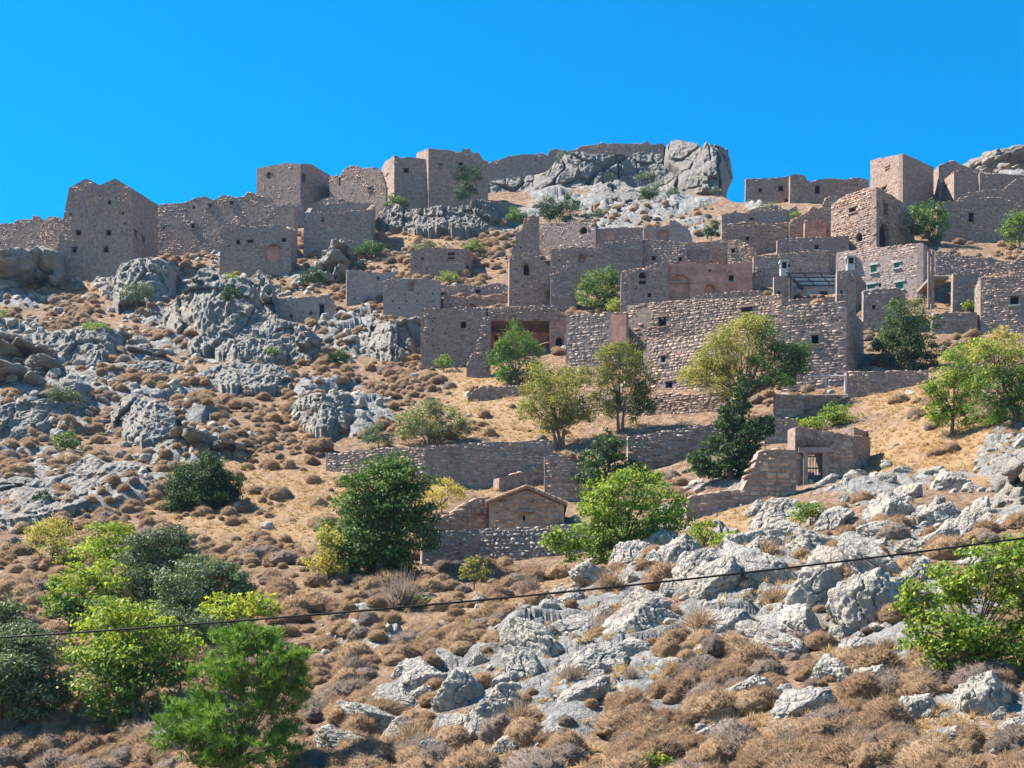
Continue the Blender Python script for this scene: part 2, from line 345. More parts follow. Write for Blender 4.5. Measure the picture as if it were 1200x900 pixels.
# ------------------------------------------------------------------ the hillside, one sheet
def build_ground():
    cols = np.concatenate([np.linspace(-300, -60, 40)[:-1], np.linspace(-60, 1260, 710)[:-1], np.linspace(1260, 1500, 40)])
    nr = 480
    X, Y, Z, RK, GD = [], [], [], [], []
    sk = skyline(cols)
    s = np.linspace(0, 1, nr)[:, None]**0.92
    py = 1000+(sk[None, :]-1000)*s; px = np.broadcast_to(cols[None, :], py.shape)
    y = Dist(px, py); x = (px-600)/F*y; z = (HZ-py)/F*y
    d, rk = disp(x, y, px, py); z = z+d; gd = zone(GOLDZ, px, py)
    # in front of the frame, down to the road verge under the camera
    pre = []
    x0, y0, z0 = x[0], y[0], z[0]
    for t in np.linspace(0, 1, 14)[:-1]:
        yy = 3+(y0-3)*t; zz = -1.7+(z0+1.7)*t**1.3+.15*fbm(np.stack([x0, yy, 0*yy], -1)*.4, 2)*t
        pre.append((x0*(0.6+0.4*t), yy, zz))
    # beyond the ridge the ground falls away again
    post = []
    xs, ys, zs = x[-1], y[-1], z[-1]
    for dd, k in ((4, -.5), (9, -2.2), (18, -6), (40, -17), (80, -34), (160, -60), (400, -62), (1500, -62)):
        post.append((xs*(ys+dd)/ys, ys+dd, zs+k))
    AX = np.vstack([np.array([p[0] for p in pre]), x, np.array([p[0] for p in post])])
    AY = np.vstack([np.array([p[1] for p in pre]), y, np.array([p[1] for p in post])])
    AZ = np.vstack([np.array([p[2] for p in pre]), z, np.array([p[2] for p in post])])
    RK = np.vstack([np.zeros((len(pre), x.shape[1])), rk, np.zeros((len(post), x.shape[1]))])
    GD = np.vstack([np.full((len(pre), x.shape[1]), .5), gd, np.zeros((len(post), x.shape[1]))])
    # wings to either side
    def wing(sgn):
        e = 0 if sgn < 0 else -1
        out = []
        for dx in ((20, 60, 160, 500) if sgn > 0 else (500, 160, 60, 20)):
            out.append((AX[:, e]+sgn*dx, AY[:, e]+0*dx, AZ[:, e]-dx*.12*(AY[:, e] > 60)))
        return out
    L, R = wing(-1), wing(1)
    AX = np.hstack([np.array([w[0] for w in L]).T, AX, np.array([w[0] for w in R]).T])
    AY = np.hstack([np.array([w[1] for w in L]).T, AY, np.array([w[1] for w in R]).T])
    AZ = np.hstack([np.array([w[2] for w in L]).T, AZ, np.array([w[2] for w in R]).T])
    RK = np.pad(RK, ((0, 0), (4, 4)), 'edge'); GD = np.pad(GD, ((0, 0), (4, 4)), 'edge')
    n, m = AX.shape; idx = np.arange(n*m).reshape(n, m)
    f = np.stack([idx[:-1, :-1], idx[:-1, 1:], idx[1:, 1:], idx[1:, :-1]], -1).reshape(-1, 4)
    me = npmesh('hillside', np.stack([AX, AY, AZ], -1).reshape(-1, 3), f, M['ground'], None, True, {'rock': RK.ravel(), 'gold': GD.ravel()})
    tag(link('hillside', me), 'steep dry hillside of brown soil, straw and pale rock', None, None, 'structure')
build_ground()

# ------------------------------------------------------------------ rocks
_ico = {}
def ico(sub):
    if sub not in _ico:
        bm = bmesh.new(); bmesh.ops.create_icosphere(bm, subdivisions=sub, radius=1)
        v = np.array([p.co[:] for p in bm.verts]); f = np.array([[q.index for q in p.verts] for p in bm.faces]); bm.free(); _ico[sub] = (v, f)
    return _ico[sub]
def rock_shape(seed, sub=5, cuts=13, rough=.10, flute=.05, sharp=34.):
    r = np.random.default_rng(seed); d, f = ico(sub)
    n = r.normal(size=(cuts, 3)); n /= np.linalg.norm(n, axis=1)[:, None]
    h = r.uniform(.60, .98, cuts)
    dots = d@n.T; q = np.where(dots > .05, h/np.maximum(dots, .05), 3.0)
    rad = -np.log(np.exp(-sharp*q).sum(1)+math.exp(-sharp*1.15))/sharp
    v = d*rad[:, None]; o = r.uniform(0, 50, 3)
    k = rough*fbm(v*2.2+o, 4, .6)+flute*ridged(v*np.array([5., 5., 1.8])+o, 3, .6)-flute*1.2
    cr = np.abs(perlin(v*1.7+o*2)); k -= .16*np.clip(1-cr/.05, 0, 1)
    return v*(1+k)[:, None], f
ROCKS = []
for i in range(12):
    v, f = rock_shape(100+i, 6, 11+(i % 4)*2, .075, .045, 50.)
    ROCKS.append(npmesh('rock', v, f, M['rock'], None, True))
def region_word(px, py):
    h = 'at the left edge' if px < 110 else 'left of centre' if px < 420 else 'in the middle' if px < 760 else 'right of centre' if px < 1010 else 'at the right edge'
    return h
def add_rock(px, py, w, h, rot=0., label=None, group=None, k=None, dep=None, name='rock'):
    Yc = ground(px, py); s = Yc.y/F
    o = link(name, ROCKS[RNG.integers(12) if k is None else k])
    w2, h2 = w/2*s, h/2*s
    w2 *= 1.0+.12*(w*h > 1100); h2 *= 1.0+.12*(w*h > 1100); o.scale = (w2*1.16, (dep*s/2 if dep else (w2+h2)*.5*1.05), h2*1.25)
    o.rotation_euler = (RNG.uniform(-.15, .15), -math.radians(rot+RNG.uniform(4, 22)), RNG.uniform(-.4, .4))
    o.location = (Yc.x, Yc.y+h2*.15, Yc.z)
    tag(o, label, 'rock', group); return o
def crag(name, label, lumps, seed, sub=5, cat='rock outcrop', fl=.06, group=None):
    "one outcrop: lumps (px, py, radius x px, radius z px, depth offset m, depth radius m) fused into one mesh"
    V, Fc, n = [], [], 0
    c0 = lumps[0]; base = ground(c0[0], min(max(c0[6] if len(c0) > 6 else c0[1]+c0[3]*.6, skyline(c0[0])), 990))
    if name == 'rock_outcrop':
        r0 = np.random.default_rng(seed); more = []
        for L in lumps:
            for k in range(4):
                an = r0.uniform(0, 2*math.pi); q = r0.uniform(.25, .45)
                more.append((L[0]+L[2]*math.cos(an)*.85, L[1]+L[3]*math.sin(an)*.7, L[2]*q*1.1, L[3]*q*1.3, L[4]-L[5]*r0.uniform(.2, .8), L[5]*q))
        lumps = list(lumps)+more
    nb = len(lumps)*(1 if name != 'rock_outcrop' else 1/5)
    for i, L in enumerate(lumps):
        px, py, rx, rz, dy, ry = L[:6]
        Y = base.y+dy; s = Y/F; v, f = rock_shape(seed*31+i, sub if i < nb else 3, 14+(i*3) % 9, .10, fl*.8, 45.)
        rz = rz*.74; rx = rx*.93; p = v*np.array([rx*s, ry, rz*s])+np.array([(px-600)*s, Y, (HZ-py)*s])
        d = p-p.mean(0); d /= np.linalg.norm(d, axis=1)[:, None]
        m = min(rx*s, rz*s)
        p = p+d*(m*.10*ridged(p*.30, 3, .5)+.22*fbm(p*1.5, 3, .65)+min(m*.17, .5)*ridged(p*np.array([.75, .75, .45]), 4, .6)-.35*np.clip(1-np.abs(perlin(p*.45))/.06, 0, 1)*min(1, m*.5))[:, None]
        V.append(p-np.array(base)); Fc.append(f+n); n += len(v)
    o = link(name, npmesh(name, np.vstack(V), np.vstack(Fc), M['crag'], None, True), None, base)
    return tag(o, label, cat, group)

# crags that carry the castle

M['cliff'] = m_rock('shade_darkened_limestone', .50)  # limestone darkened further, shade on the summit faces painted into it
def cliff(name, label, bottom, top, right, yfun, seed, cell, amp, nx=430, ny=190, mtl='cliff', ck=1., nz=1.):
    """a rock face as a sheet with real depth: its foot and crest rows, its right hand edge, and its distance"""
    x0 = bottom[0][0]; u = np.linspace(0, 1, nx)[None, :]; v = np.linspace(0, 1, ny)[:, None]
    bx, by = zip(*bottom); tx, ty = zip(*top); ry, rx = zip(*right)
    PX = x0+u*(max(rx)-x0)+0*v
    PY0 = np.interp(PX, bx, by); PT = np.interp(PX, tx, ty); PY = PY0+(PT-PY0)*v
    xm = np.interp(PY, ry, rx); PX = x0+u*(xm-x0)
    Y = yfun(PX, PY)+14*np.clip((u-.93)/.07, 0, 1)**2.2
    X = (PX-600)/F*Y; Z = (HZ-PY)/F*Y
    n = np.stack([X, Y*0, Z], -1); wx = X+1.2*perlin(n*.25+seed); wz = Z+1.2*perlin(n*.25+seed+9)
    e1, h1, t1 = worley(wx, wz*.6, cell, seed); e2, h2, t2 = worley(wx*.9+wz*.35+30, wz*.8, cell*.38, seed+3)
    d = amp*(1.1*(h1-.5)+1.6*t1-.9*ck*np.clip(1-e1/.07, 0, 1))+amp*.42*((h2-.5)+1.4*t2-.7*ck*np.clip(1-e2/.09, 0, 1))+amp*.5*fbm(n*.22+seed, 4, .55)+nz*.17*ridged(n*np.array([1.1, 1, .7])+seed, 4, .6)
    Y2 = Y-d; X = X*(1-.0)*Y2/Y*0+X; Zs = Z+.35*d*0
    # the crest rolls back into a plateau
    bX, bY, bZ = [X[:1], X], [Y2[:1]+.5, Y2], [Zs[:1]-2.2, Zs]
    for dy, dz in ((.8, .25), (3, .2), (8, -.4), (14, -3), (20, -9)): bX.append(X[-1:]); bY.append(Y2[-1:]+dy); bZ.append(Zs[-1:]+dz+.3*perlin(np.stack([X[-1:]*.5, Y2[-1:]*0+dy, 0*X[-1:]], -1)))
    X, Y2, Zs = np.vstack(bX), np.vstack(bY), np.vstack(bZ)
    # the right end turns back as well
    X = np.hstack([X, X[:, -1:]-.6, X[:, -1:]-4]); Y2 = np.hstack([Y2, Y2[:, -1:]+5, Y2[:, -1:]+16]); Zs = np.hstack([Zs, Zs[:, -1:], Zs[:, -1:]-2])
    k, m = X.shape; idx = np.arange(k*m).reshape(k, m); f = np.stack([idx[:-1, :-1], idx[:-1, 1:], idx[1:, 1:], idx[1:, :-1]], -1).reshape(-1, 4)
    base = Vector((float(X[0].mean()), float(Y2[0].mean()), float(Zs[0].mean())))
    V = np.stack([X, Y2, Zs], -1).reshape(-1, 3)-np.array(base)
    return tag(link(name, npmesh(name, V, f, M[mtl], None, True), None, base), label, 'rock outcrop')
CY = 197.
CRAG = cliff('limestone_crag', 'tall flat topped limestone crag with a rounded right end, highest on the skyline',
 [(560,262),(600,262),(650,250),(700,246),(760,240),(800,238),(870,246)], [(560,214),(600,208),(640,202),(660,183),(700,182),(750,178),(768,174),(776,169),(800,168),(822,171),(830,176),(838,169),(847,170),(870,180)],
 [(160,846),(170,849),(178,853),(190,856),(203,856),(212,858),(222,853),(232,850),(242,860),(262,860)][::1], lambda px, py: CY-(py-200)*.10+3*np.sin(px*.035)+np.where(px > 822, -1.5, 0), 2, 7.5, 1.5)
cliff('rock_slope', 'pale rough limestone slope bulging below the tall crag',
 [(655,288),(700,284),(760,290),(810,300),(850,300),(880,262)], [(655,262),(680,240),(705,226),(730,216),(745,219),(770,224),(800,228),(830,232),(850,238),(880,250)],
 [(210,838),(225,846),(238,862),(250,880),(262,882),(300,862)], lambda px, py: CY-10.5-(py-228)*.30-2*np.sin((px-650)*.015), 5, 3.2, 1.1, 360, 150)
crag('rock_outcrop', 'rocks on the far right skyline above the ruined walls', [(1172,193,28,15,14,6),(1145,199,20,10,13,5),(1198,192,24,13,14,6),(1160,196,16,12,11,5)], 6, 4, fl=.12)
crag('rock_outcrop', 'dark rock ledge under the wall at the far left edge', [(20,322,36,24,0,6),(58,312,18,26,2,5),(-12,325,26,20,0,6)], 8, 4)
crag('rock_outcrop', 'pale outcrop just above the dark rounded bush', [(245,520,24,11,0,4),(270,526,16,8,-1,3),(222,512,18,9,1,3)], 15, 4)
crag('rock_outcrop', 'grey ribs of rock at the left edge under the straw ledge', [(20,440,30,14,0,4),(55,432,20,10,2,4),(10,418,26,12,4,4),(45,415,20,10,5,4)], 20, 4)
crag('rock_outcrop', 'rock step on the upper left slope beside the cliff', [(140,400,20,10,0,3),(165,415,24,8,-3,3),(185,428,18,8,-5,3)], 21, 4)
crag('rock_outcrop', 'tall white rock face at the right edge beside the straw slope', [(1196,570,20,36,0,3),(1180,590,12,20,-1,2),(1215,560,22,40,1,3),(1190,545,10,16,1,2)], 22, 4, fl=.14)
crag('rock_outcrop', 'rocks beside the small light pocket under the square block', [(390,310,18,16,0,4),(400,292,12,10,3,3),(375,330,16,10,-2,3)], 23, 4)

def ledge(label, top, bottom, seed, cell=3., amp=.9, lean=.10, mtl='crag'):
    x0, x1 = bottom[0][0], bottom[-1][0]; yb = max(q[1] for q in bottom); bx, by = zip(*bottom)
    yf = lambda px, py: Dist(px, np.interp(px, bx, by))+(np.interp(px, bx, by)-py)*lean-.8+2.2*np.sin(np.clip((px-x0)/(x1-x0), 0, 1)*-np.pi)*.6
    return cliff('rock_outcrop', label, bottom, top, [(0, x1), (999, x1)], yf, seed, cell, amp, int((x1-x0)*1.3)+20, 72, mtl, .35, 1.9)
ledge('large grey cliff below the roofless block with the broken front', [(192,372),(205,348),(222,340),(236,318),(248,312),(262,330),(285,326),(305,322),(318,334),(325,376),(360,384),(396,374)], [(192,376),(205,398),(230,412),(262,408),(290,404),(312,398),(340,396),(370,400),(396,378)], 10, 3.6, 1.3, .12)
ledge('rounded grey outcrop at the foot of the twin gabled building', [(128,345),(138,318),(150,305),(166,303),(182,302),(198,310),(212,330)], [(128,350),(145,362),(175,364),(198,358),(212,336)], 9, 3., 1.2)
ledge('grey outcrop carrying a yellow green bush on the left slope', [(42,404),(60,392),(84,386),(104,388),(124,384),(140,394),(152,408)], [(42,410),(60,422),(90,428),(125,430),(140,422),(152,412)], 12)
ledge('grey ribs of rock on the far left slope under the straw ledge', [(-30,400),(0,392),(30,398),(45,412)], [(-30,430),(0,428),(30,426),(45,416)], 31)
ledge('long grey ledge at the left edge above the green bush', [(-30,484),(0,480),(30,468),(60,462),(95,450),(118,462)], [(-30,520),(0,518),(30,508),(60,498),(95,484),(118,468)], 13)
ledge('blue grey outcrop in the middle of the left slope', [(132,486),(145,466),(160,462),(178,468),(196,482),(214,500)], [(132,492),(148,512),(170,518),(196,514),(214,504)], 14, 2.6, .8, .14)
ledge('grey layered outcrop left of the long terrace wall', [(338,482),(352,468),(372,464),(392,466),(410,462),(424,478)], [(338,486),(352,500),(380,506),(405,500),(424,482)], 16, 2.4, .8)
ledge('low grey outcrop at the left edge above the yellow bushes', [(-20,578),(10,562),(40,566),(70,560),(100,552),(125,560)], [(-20,612),(20,610),(50,604),(80,598),(105,588),(125,564)], 18, 2.4, .8, .2)
ledge('grey rocks between the outcrop ledge and the dark rounded bush', [(82,548),(105,536),(130,546),(158,544),(178,556)], [(82,552),(105,564),(130,572),(158,570),(178,560)], 19, 2.2, .7, .2)
ledge('grey boulders under the pinkish holed house left of the big ruin', [(418,402),(432,384),(450,376),(470,378),(492,376),(498,392)], [(418,406),(436,416),(458,424),(480,416),(498,398)], 11, 2.6, 1.)
ledge('outcrop at the foot of the small ruin with two doorways', [(255,412),(268,402),(290,398),(318,400),(345,392),(365,390),(382,404)], [(255,416),(275,430),(305,424),(335,420),(362,422),(382,408)], 17, 2.4, .8)
ledge('shaded rock face below the skyline house with the single lit end wall', [(440,262),(455,240),(480,242),(510,244),(540,242),(570,240),(600,240)], [(440,266),(470,270),(510,272),(550,272),(580,268),(600,262)], 7, 3.5, 1.2, .1, 'cliff')
ledge('thin grey rib of rock crossing the slope below the long ledge', [(60,446),(100,436),(140,430),(180,424),(214,430)], [(60,450),(100,450),(140,444),(180,440),(214,434)], 33, 2.2, .6, .2)
ledge('broken grey rocks above the long terrace wall on the left', [(230,440),(262,430),(300,428),(330,432),(350,446)], [(230,444),(262,454),(300,456),(330,454),(350,450)], 34, 2.2, .7, .2)

FR = [ # foreground rocks: px, py, width, height, lean
 (998,573,36,26,0),(1035,572,30,20,10),(1067,588,34,32,0),(1108,572,50,28,15),(1108,612,46,42,10),(1045,605,54,40,10),(1165,592,38,18,10),(1132,622,56,26,30),(1035,637,46,26,0),(1078,652,26,50,25),
 (905,612,56,32,20),(912,640,70,34,5),(958,655,34,70,40),(1012,672,50,28,0),(985,688,60,56,20),(1032,692,44,84,35),(893,700,46,86,35),(960,715,70,64,30),(1015,735,66,84,10),(972,797,54,44,0),(1020,800,34,34,0),(905,762,44,80,40),
 (1080,690,36,46,10),(1055,720,40,50,0),(940,745,50,50,35),(762,655,56,36,20),(735,668,50,36,25),(700,690,30,60,40),(797,678,44,58,20),(820,694,64,44,40),(843,712,54,50,20),(690,748,66,50,-5),(748,752,76,56,-10),(760,718,56,40,10),(628,782,44,76,38),
 (690,793,70,36,0),(735,778,56,26,5),(797,792,44,36,0),(822,772,44,22,15),(690,832,56,30,0),(862,655,40,26,0),(640,735,30,16,10),(668,722,34,20,30),(422,745,28,22,30),(452,752,20,12,10),(472,828,34,60,46),(440,852,36,74,50),(408,884,40,70,50),(500,800,30,50,40),
 (490,808,64,40,30),(545,822,52,66,25),(590,842,50,50,30),(560,862,34,30,0),(640,762,60,36,35),(612,800,40,50,30),(1145,832,52,64,10),(1188,862,40,40,0),(1068,836,42,40,0),(940,832,56,40,20),(1100,870,46,30,0),(1000,770,50,30,30),(870,820,50,30,20),
 (795,645,40,24,20),(880,668,44,30,30),(850,745,44,40,30),(785,700,30,26,10),(905,655,30,26,0),(1100,640,40,26,20),(1150,660,44,26,0),(1185,610,30,18,0),(1060,560,26,16,0),(1140,575,30,16,0),(940,600,40,22,10),(975,615,44,30,0),
 (530,855,40,30,20),(470,870,50,40,30),(510,885,40,30,20),(590,880,40,24,0),(640,870,40,24,10),(760,870,46,28,10),(830,860,40,26,10),(720,640,34,18,20),(700,660,34,20,20),(655,700,30,16,20),(600,760,30,20,20),
 (875,570,18,8,0),(890,572,14,8,0),(905,566,16,9,0),(925,575,20,10,0),(560,705,20,12,20),(600,640,0,0,0),(500,700,24,10,20),(515,690,18,8,0),(470,640,0,0,0),(210,820,20,30,10),(195,880,40,40,0),(1135,770,30,24,0)]
NW = lambda w, h, r: ('leaning slab' if (h > 1.5*w or w > 1.5*h) and abs(r) > 20 else 'upright block' if h > 1.05*w else 'low broad rock' if w > 1.5*h else 'rounded boulder')
LM = [(998,573,'the arched gate wall'),(1190,575,'the tall white rock face'),(905,620,'the small round green bush'),(860,632,'the pair of yellow green bushes'),(740,660,'the big fig bush'),(1120,720,'the right edge lime bush'),
 (600,655,'the cemetery wall'),(1070,560,'the straw covered mound'),(300,830,'the bright green pine'),(700,745,'the big pale boulder in mid foreground'),(560,860,'the bottom edge of the picture'),(900,868,'the bottom edge of the picture'),(1150,850,'the lower right corner'),(440,740,'the grey leafless thicket'),(240,570,'the dark rounded bush'),(60,580,'the left edge outcrop'),(190,680,'the grey green olive'),(100,430,'the left slope outcrop'),(520,450,'the big ruin with the broken vault')]
def near(px, py):
    k = min(LM, key=lambda q: (q[0]-px)**2+(q[1]-py)**2); dx, dy = px-k[0], py-k[1]
    if abs(dx) > abs(dy): w = 'right of' if dx > 0 else 'left of'
    else: w = 'below' if dy > 0 else 'above'
    if 'edge of the picture' in k[2] or 'corner' in k[2]: w = 'near'
    return w+' '+k[2]
used = {}
def uniq(label, px):
    "say which one, counted from the left, when several answer to the same words"
    used.setdefault(label, []).append(px); return label
fr_objs = []
for (px, py, w, h, r) in FR:
    if w == 0: continue
    lab = f"{'large' if w*h > 2400 else 'mid sized' if w*h > 1100 else 'small'} pale grey {NW(w, h, r)} {near(px, py)}"
    fr_objs.append((px, add_rock(px, py, w, h, r, lab, 'limestone rocks on the near slope')))
    # detail lumps fused to the outcrop look
for j in range(90):
    # smaller rocks scattered through the rocky zones
    for t in range(200):
        px, py = RNG.uniform(-10, 1210), RNG.uniform(380, 895)
        m = zone(ROCKZ, px, py)
        if py > skyline(px)+6 and RNG.uniform() < m*(1 if py > 560 and px > 400 else .55): break
    near_f = py > 560 and px > 380
    s = RNG.uniform(12, 30) if near_f else RNG.uniform(9, 20)
    w, h, r = s*RNG.uniform(.8, 1.5), s*RNG.uniform(.6, 1.1), RNG.uniform(0, 45)
    lab = f"{'small' if s < 18 else 'mid sized'} grey {NW(w, h, r)} {near(px, py)}"
    fr_objs.append((px, add_rock(px, py, w, h, r, lab, 'limestone rocks on the near slope' if near_f else 'rocks scattered on the left slope')))
ORD = ['leftmost', 'second from left', 'third from left', 'fourth from left', 'fifth from left', 'sixth from left', 'seventh from left', 'eighth from left', 'ninth from left', 'tenth from left']+[f'{k}th from left' for k in range(11, 60)]
def number_labels(objs):
    d = {}
    for px, o in objs: d.setdefault(o['label'], []).append((px, o))
    for lab, L in d.items():
        if len(L) < 2: continue
        L.sort(key=lambda t: t[0])
        for i, (p, o) in enumerate(L):
            pos = ORD[i] if i < len(ORD) else ('rightmost' if i == len(L)-1 else None)
            if i == len(L)-1: pos = 'rightmost'
            if pos: o['label'] = f"{lab}, {pos}"
number_labels(fr_objs)
# ------------------------------------------------------------------ masonry
def slab_mesh(name, A, B, inward, outline, holes, thick, m, base):
    "A, B plan ends; outline [(u,z)] counter-clockwise seen from the front; holes lists of (u,z)"
    du = Vector((B[0]-A[0], B[1]-A[1], 0)); du.normalize(); nw = Vector((inward[0], inward[1], 0))
    loops = [outline]+holes
    def P(u, z, d): return (A[0]+du.x*u+nw.x*d-base[0], A[1]+du.y*u+nw.y*d-base[1], z-base[2])
    tri = tessellate_polygon([[Vector((u, z, 0)) for u, z in L] for L in loops])
    flat = [p for L in loops for p in L]; n = len(flat)
    v = [P(u, z, 0) for u, z in flat]+[P(u, z, thick) for u, z in flat]; f = []
    for t in tri:
        a, b, c = (flat[i] for i in t)
        s = (b[0]-a[0])*(c[1]-a[1])-(b[1]-a[1])*(c[0]-a[0])
        t = t if s > 0 else (t[0], t[2], t[1])
        f.append((t[0], t[1], t[2])); f.append((t[0]+n, t[2]+n, t[1]+n))
    o = 0
    for L in loops:
        k = len(L)
        for i in range(k): f.append((o+i, o+(i+1) % k, o+(i+1) % k+n, o+i+n))
        o += k
    me = bpy.data.meshes.new(name); me.from_pydata(v, [], f); me.materials.append(m)
    bm = bmesh.new(); bm.from_mesh(me); bmesh.ops.recalc_face_normals(bm, faces=bm.faces); bm.to_mesh(me); bm.free()
    me.update(); return me
def in_poly(u, z, poly):
    inside = np.zeros(len(u), bool); k = len(poly)
    for i in range(k):
        (x1, y1), (x2, y2) = poly[i], poly[(i+1) % k]
        c = (y1 > z) != (y2 > z)
        if y1 != y2: inside ^= c & (u < (x2-x1)*(z-y1)/(y2-y1)+x1)
    return inside
def stones_mesh(name, A, B, inward, outline, holes, m, base, sw=.42, sh=.24, proud=.07, cover=0., thick=.6, cap=True, topl=None, rng=RNG, gap=.035):
    du = np.array([B[0]-A[0], B[1]-A[1]]); du = du/np.linalg.norm(du); nw = np.array(inward)
    us = [p[0] for p in outline]; zs = [p[1] for p in outline]
    C0, W0, H0 = [], [], []
    z = min(zs); umin, umax = min(us), max(us)
    while z < max(zs):
        h = sh*rng.uniform(.65, 1.4); n = int((umax-umin)/(sw*.7))+3
        w = sw*rng.uniform(.45, 1.7, n)*(1 if rng.random() < .85 else 1.3); e = umin+np.concatenate([[0], np.cumsum(w)])-rng.uniform(0, sw)
        C0.append(np.stack([(e[:-1]+e[1:])/2, np.full(n, z+h/2)+rng.uniform(-.03, .03, n)], 1)); W0.append(w); H0.append(h*rng.uniform(.8, 1.05, n)); z += h
    c = np.vstack(C0); w = np.concatenate(W0); h = np.concatenate(H0)
    ok = in_poly(c[:, 0], c[:, 1], outline) & in_poly(c[:, 0]-w*.42, c[:, 1]+h*.2, outline) & in_poly(c[:, 0]+w*.42, c[:, 1]+h*.2, outline)
    for L in holes:
        ok &= ~in_poly(c[:, 0], c[:, 1], L)
        lu = [p[0] for p in L]; lz = [p[1] for p in L]
        ok &= ~((c[:, 0]+w/2 > min(lu)) & (c[:, 0]-w/2 < max(lu)) & (c[:, 1]+h/2 > min(lz)) & (c[:, 1]-h/2 < max(lz)))
    if cover > 0:
        q = np.stack([c[:, 0]*.45+base[0], c[:, 1]*.45, c[:, 0]*0], 1)
        ok &= (fbm(q, 3)*.9+.5+rng.uniform(-.12, .12, len(c))) > cover
    c, w, h = c[ok], w[ok], h[ok]; n = len(c)
    if n == 0 and topl is None: return None
    pr = proud*rng.uniform(.15, 1.3, n); j = lambda s=.035: rng.uniform(-s, s, n)
    V = np.zeros((n, 8, 3)); sgn = [(-1, -1), (1, -1), (1, 1), (-1, 1)]
    for k, (a, b) in enumerate(sgn):
        for q, (ins, d) in enumerate(((0, np.full(n, -.04)), (1, pr+j(.012)))):
            uu = c[:, 0]+a*(w/2-gap*.5-ins*.03)+j(.03+ins*.035); zz = c[:, 1]+b*(h/2-gap*.4-ins*.02)+j(.02+ins*.025)
            V[:, k+4*q, 0] = A[0]+du[0]*uu-nw[0]*d-base[0]; V[:, k+4*q, 1] = A[1]+du[1]*uu-nw[1]*d-base[1]; V[:, k+4*q, 2] = zz-base[2]
    fq = np.array([(4, 5, 6, 7), (0, 1, 5, 4), (1, 2, 6, 5), (2, 3, 7, 6), (3, 0, 4, 7)])
    Fq = (fq[None]+np.arange(n)[:, None, None]*8).reshape(-1, 4); tone = np.repeat(rng.beta(2.2, 2.6, n), 5)
    V = V.reshape(-1, 3)
    if cap and topl is not None:
        # loose stones lying along the top of the wall
        e = []; 
        for (u1, z1), (u2, z2) in zip(topl[:-1], topl[1:]):
            L = math.hypot(u2-u1, z2-z1)
            if abs(u2-u1) < .05: continue
            k = max(1, int(L/(sw*.95)))
            for i in range(k):
                if rng.random() < .35: continue
                t = (i+rng.uniform(.2, .8))/k; e.append((u1+(u2-u1)*t, z1+(z2-z1)*t))
        if e:
            e = np.array(e); k = len(e); ww = sw*rng.uniform(.5, 1.3, k); hh = sh*rng.uniform(.4, 1.3, k)*cap
            V2 = np.zeros((k, 8, 3)); q = 0
            for zz in (-1, 1):
                for (a, b) in sgn:
                    uu = e[:, 0]+a*ww/2*(.9 if zz > 0 else 1)+rng.uniform(-.05, .05, k); d = (0 if b > 0 else 1)*thick; d = d+(rng.uniform(-.07, .05, k) if b > 0 else rng.uniform(-.05, .05, k))
                    V2[:, q, 0] = A[0]+du[0]*uu+nw[0]*d-base[0]; V2[:, q, 1] = A[1]+du[1]*uu+nw[1]*d-base[1]
                    V2[:, q, 2] = e[:, 1]+(hh if zz > 0 else -.08)+rng.uniform(-.03, .03, k)-base[2]; q += 1
            f2 = np.array([(0, 3, 2, 1), (4, 5, 6, 7), (0, 1, 5, 4), (1, 2, 6, 5), (2, 3, 7, 6), (3, 0, 4, 7)])
            F2 = (f2[None]+np.arange(k)[:, None, None]*8).reshape(-1, 4)+len(V)
            V = np.vstack([V, V2.reshape(-1, 3)]); Fq = np.vstack([Fq, F2]); tone = np.concatenate([tone, np.repeat(rng.beta(3, 2.2, k), 6)])
    return npmesh(name, V, Fq, m, tone)

def plane_pt(A, B, px, py):
    k = (px-600)/F; dx, dy = B[0]-A[0], B[1]-A[1]; t = (k*A[1]-A[0])/(dx-k*dy)
    Y = A[1]+t*dy; return t*math.hypot(dx, dy), (HZ-py)/F*Y, Y
def opening(A, B, o):
    cx, cy, w, h, kind = o
    u0, z0, _ = plane_pt(A, B, cx-w/2, cy+h/2); u1, z1, _ = plane_pt(A, B, cx+w/2, cy-h/2)
    if kind in ('a', 'A', 'D'):
        r = (u1-u0)/2; zc = z1-min(r, (z1-z0)*.6); n = 5
        arc = [(u0+r-r*math.cos(math.pi*i/n), zc+(z1-zc)*math.sin(math.pi*i/n)) for i in range(n+1)]
        return [(u0, z0)]+arc[:]+[(u1, z0)], (u0, u1, z0, z1)
    if kind == 'h': return [(u0, z0), (u0, z1), (u1, z1), (u1, z0)], (u0, u1, z0, z1)
    return [(u0, z0), (u0, z1), (u1, z1), (u1, z0)], (u0, u1, z0, z1)
def rag_line(pts, rag, rng, step=.7):
    out = [pts[0]]
    for (u1, z1), (u2, z2) in zip(pts[:-1], pts[1:]):
        k = max(1, int(math.hypot(u2-u1, z2-z1)/step))
        for i in range(1, k+1):
            t = i/k; out.append((u1+(u2-u1)*t, z1+(z2-z1)*t+(rng.uniform(-rag, rag) if (i < k or True) else 0)))
    return out
BUILT = {}
